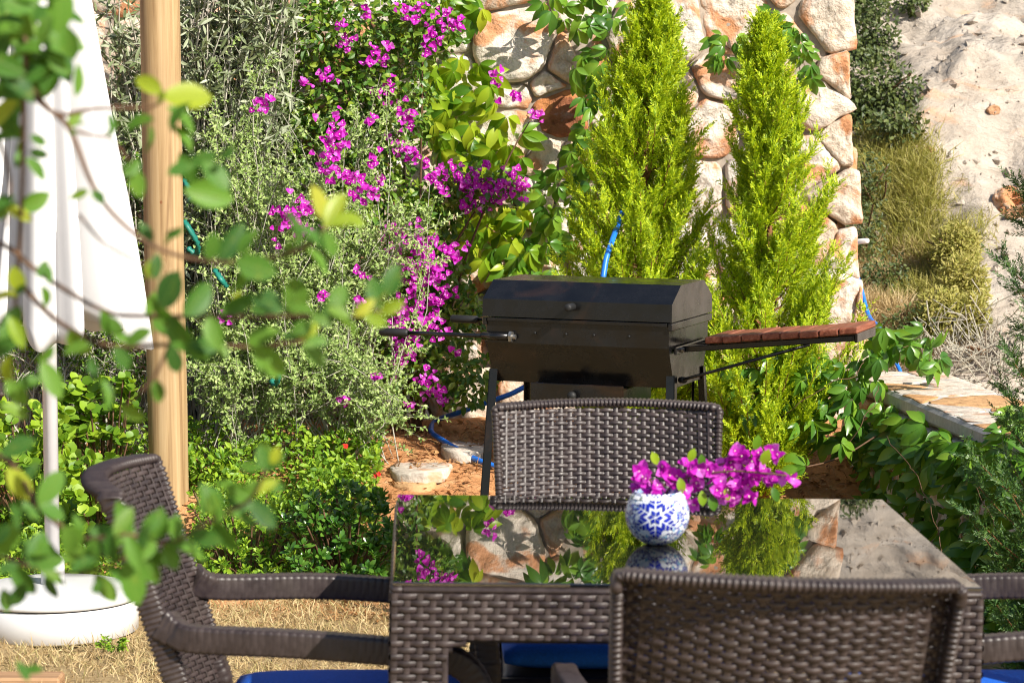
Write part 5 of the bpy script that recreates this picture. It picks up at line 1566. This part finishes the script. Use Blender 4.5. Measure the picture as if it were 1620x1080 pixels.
# stems as pixel polylines at depth, and leaves (px, py, direction in degrees from +x anticlockwise, length px, young)
stems = [([(-140, -60, 2.3), (20, -20, 2.25), (40, 90, 2.22), (38, 140, 2.22), (35, 300, 2.25), (28, 430, 2.3), (20, 540, 2.3)], .0028),
         ([(38, 130, 2.22), (75, 170, 2.2), (110, 205, 2.2), (145, 290, 2.2), (185, 345, 2.2), (245, 390, 2.2), (320, 412, 2.2), (400, 412, 2.18), (480, 392, 2.15), (515, 362, 2.13)], .0026),
         ([(38, 140, 2.22), (90, 180, 2.2), (150, 172, 2.2), (230, 170, 2.2), (258, 160, 2.2)], .0022),
         ([(110, 205, 2.2), (150, 215, 2.2), (175, 220, 2.2), (205, 255, 2.2)], .0016),
         ([(-150, 340, 2.4), (0, 385, 2.3), (60, 430, 2.28), (160, 490, 2.25), (230, 500, 2.22), (320, 500, 2.2), (440, 500, 2.18), (560, 500, 2.12), (600, 492, 2.1)], .0026),
         ([(20, 430, 2.3), (60, 480, 2.28), (110, 520, 2.25), (180, 548, 2.22), (270, 545, 2.2), (400, 548, 2.2), (480, 540, 2.18)], .0026),
         ([(125, 340, 2.25), (165, 385, 2.22), (220, 415, 2.2), (250, 440, 2.2)], .0014),
         ([(-150, 700, 2.4), (0, 720, 2.3), (60, 800, 2.25), (130, 850, 2.22), (200, 845, 2.2), (265, 858, 2.2), (340, 820, 2.18), (395, 790, 2.15), (420, 745, 2.12)], .0026),
         ([(-150, 860, 2.4), (0, 880, 2.3), (60, 900, 2.25), (140, 905, 2.22), (200, 880, 2.2)], .0022),
         ([(270, 545, 2.2), (240, 600, 2.2), (200, 640, 2.2)], .0018),
         ([(-150, 100, 2.4), (-20, 200, 2.3), (15, 280, 2.3), (10, 360, 2.3)], .0022)]
for pts, r_ in stems:
    mb = MB(); P = smooth_path([tuple(at(*p)) for p in pts], 6); tube(mb, P, np.linspace(r_, r_ * .55, len(P)), 6); mb.build('branch', M['twig_brown'], tr, True, world=True)
LM = {k: [tri_mesh('leaf', *leaf_tpl(6, w, pk, fo, cu, .85), M[k], True) for (w, pk, fo, cu) in ((.62, .52, .12, .15), (.58, .48, .22, .30), (.66, .55, .08, .10), (.60, .50, .30, .20))] for k in ('front_leaf', 'young_leaf')}
LV = [(60,20,200,80,0),(85,25,-10,70,0),(70,60,-60,90,0),(40,40,160,70,0),(60,-5,20,80,0),(20,30,230,70,0),(30,110,-120,60,0),(70,150,75,70,0),(45,95,-70,85,0),(55,160,60,95,0),(15,150,-100,80,0),(30,160,-150,70,1),(0,120,-60,80,0),(10,60,-40,80,0),(-10,10,-30,90,0),(30,215,190,60,0),(35,220,-100,55,0),(40,250,-40,55,0),(45,240,-5,40,0),
 (105,205,50,45,0),(115,200,20,35,0),(170,220,62,50,0),(178,215,100,40,0),(205,260,-70,70,0),(190,270,60,30,0),(258,150,150,60,1),(255,155,5,95,1),(250,165,60,40,1),(262,170,-30,75,0),(245,190,190,70,0),(270,200,-45,80,0),(285,240,-60,90,0),(300,260,20,70,0),(290,300,-15,90,0),(320,255,-40,70,0),(345,250,30,50,0),
 (150,300,-60,35,0),(140,300,200,40,0),(240,385,120,60,0),(260,390,60,45,0),(262,372,10,50,0),(240,410,-100,50,1),(330,412,75,75,0),(345,412,55,75,0),(380,405,60,80,0),(400,412,-30,50,0),(372,412,-20,85,0),(470,395,100,75,0),(480,392,-30,80,0),(500,375,60,55,0),(515,362,70,75,1),(515,362,110,80,1),(520,358,20,60,1),(510,365,-60,60,0),(535,340,-20,55,1),
 (25,310,210,70,0),(30,330,30,60,0),(10,330,-20,60,1),(0,350,80,70,0),(20,420,-80,60,1),(60,440,60,40,0),(65,450,-80,55,0),(30,470,180,70,1),(15,500,-70,80,1),(0,540,60,80,0),(160,490,-80,55,0),(175,500,-70,60,0),(230,500,70,60,0),(240,505,-20,70,0),(255,490,60,80,0),(270,500,-60,80,0),(290,500,40,80,0),(320,500,110,60,0),(330,500,-70,60,0),(345,500,30,70,0),(370,500,70,45,1),(440,500,115,60,0),(450,500,50,75,0),(470,500,85,70,0),(490,500,-10,60,0),(520,495,60,80,0),(530,500,-40,70,0),(560,500,30,60,1),(575,498,-20,50,1),(590,495,60,55,1),(600,492,10,45,1),(598,492,100,70,0),(612,470,80,60,0),(550,505,150,60,0),
 (110,520,-60,70,0),(180,548,-60,70,0),(200,545,30,60,0),(270,545,-75,70,0),(290,548,-20,70,0),(350,548,-150,60,0),(400,548,-40,80,0),(390,545,30,60,0),(480,540,-50,75,0),(470,540,40,55,1),(485,538,0,50,0),(65,570,-60,75,0),(100,560,30,50,0),(20,560,-100,80,1),(10,600,-60,80,0),(0,640,-30,70,0),(30,540,200,60,0),(160,600,-60,75,0),(190,640,-30,60,0),(245,600,-80,60,0),
 (0,720,30,75,0),(10,740,-60,70,1),(35,770,60,60,0),(60,800,-20,70,0),(60,800,60,80,0),(100,830,-80,75,0),(130,850,-30,80,0),(150,850,-100,70,0),(125,850,100,60,0),(180,848,60,70,0),(200,845,-70,80,0),(205,845,110,70,0),(215,848,20,80,0),(230,850,-60,95,0),(245,855,75,60,0),(262,858,-20,95,0),(260,858,-70,70,0),(275,855,80,70,0),(300,845,-10,90,0),(340,820,-60,70,0),(345,820,100,60,0),(360,810,-20,70,0),(395,790,-40,65,0),(400,790,160,55,0),(405,780,30,60,1),(420,745,100,55,0),(420,745,40,55,0),(415,760,-20,60,0),(430,735,70,45,1),(380,800,60,60,0),
 (0,880,60,80,0),(20,890,-60,70,0),(50,900,80,70,0),(75,905,-80,60,0),(60,900,-20,60,0),(110,905,30,80,0),(140,905,70,70,0),(150,905,-60,80,0),(170,900,-20,70,0),(195,885,-70,90,0),(200,880,20,60,0),(185,890,110,60,0),(215,870,-50,80,0),(40,920,-120,60,0),(5,930,-70,60,0),(25,1045,-60,60,0),(30,840,100,60,0),(10,800,-20,60,0),(90,870,180,70,0)]
for (px, py) in [(random.gauss(50, 45), random.gauss(45, 40)) for _ in range(22)]: LV.append((px, py, random.uniform(0, 360), random.uniform(60, 90), 0))
for (px, py, ang_, ln, yg) in random.sample([q for q in LV if not q[4]], 80): LV.append((px + random.gauss(0, 16), py + random.gauss(0, 16), ang_ + random.uniform(60, 200), ln * random.uniform(.6, .95), 0))
LV = LV[:296]
for (px, py, ang_, ln, yg) in LV:
    Yl = 2.2 + random.uniform(-.05, .05) + (.06 if px < 40 else 0) - (.06 if px > 480 else 0)
    a = math.radians(ang_ + random.uniform(-8, 8))
    d = Vector((math.cos(a), random.uniform(-.45, .35), math.sin(a))).normalized()
    n = Vector((.25 + random.gauss(0, .5), -.75 + random.gauss(0, .3), .45 + random.gauss(0, .45)))
    b = n.cross(d).normalized(); n = d.cross(b)
    s_ = ln * Yl / FPX * random.uniform(.62, .98)
    link('leaf', random.choice(LM['young_leaf' if yg else 'front_leaf']), tr, at(px, py, Yl) - tr.location, Matrix((d, b, n)).transposed().to_euler(), (s_, s_ * random.uniform(.70, 1.0), s_))
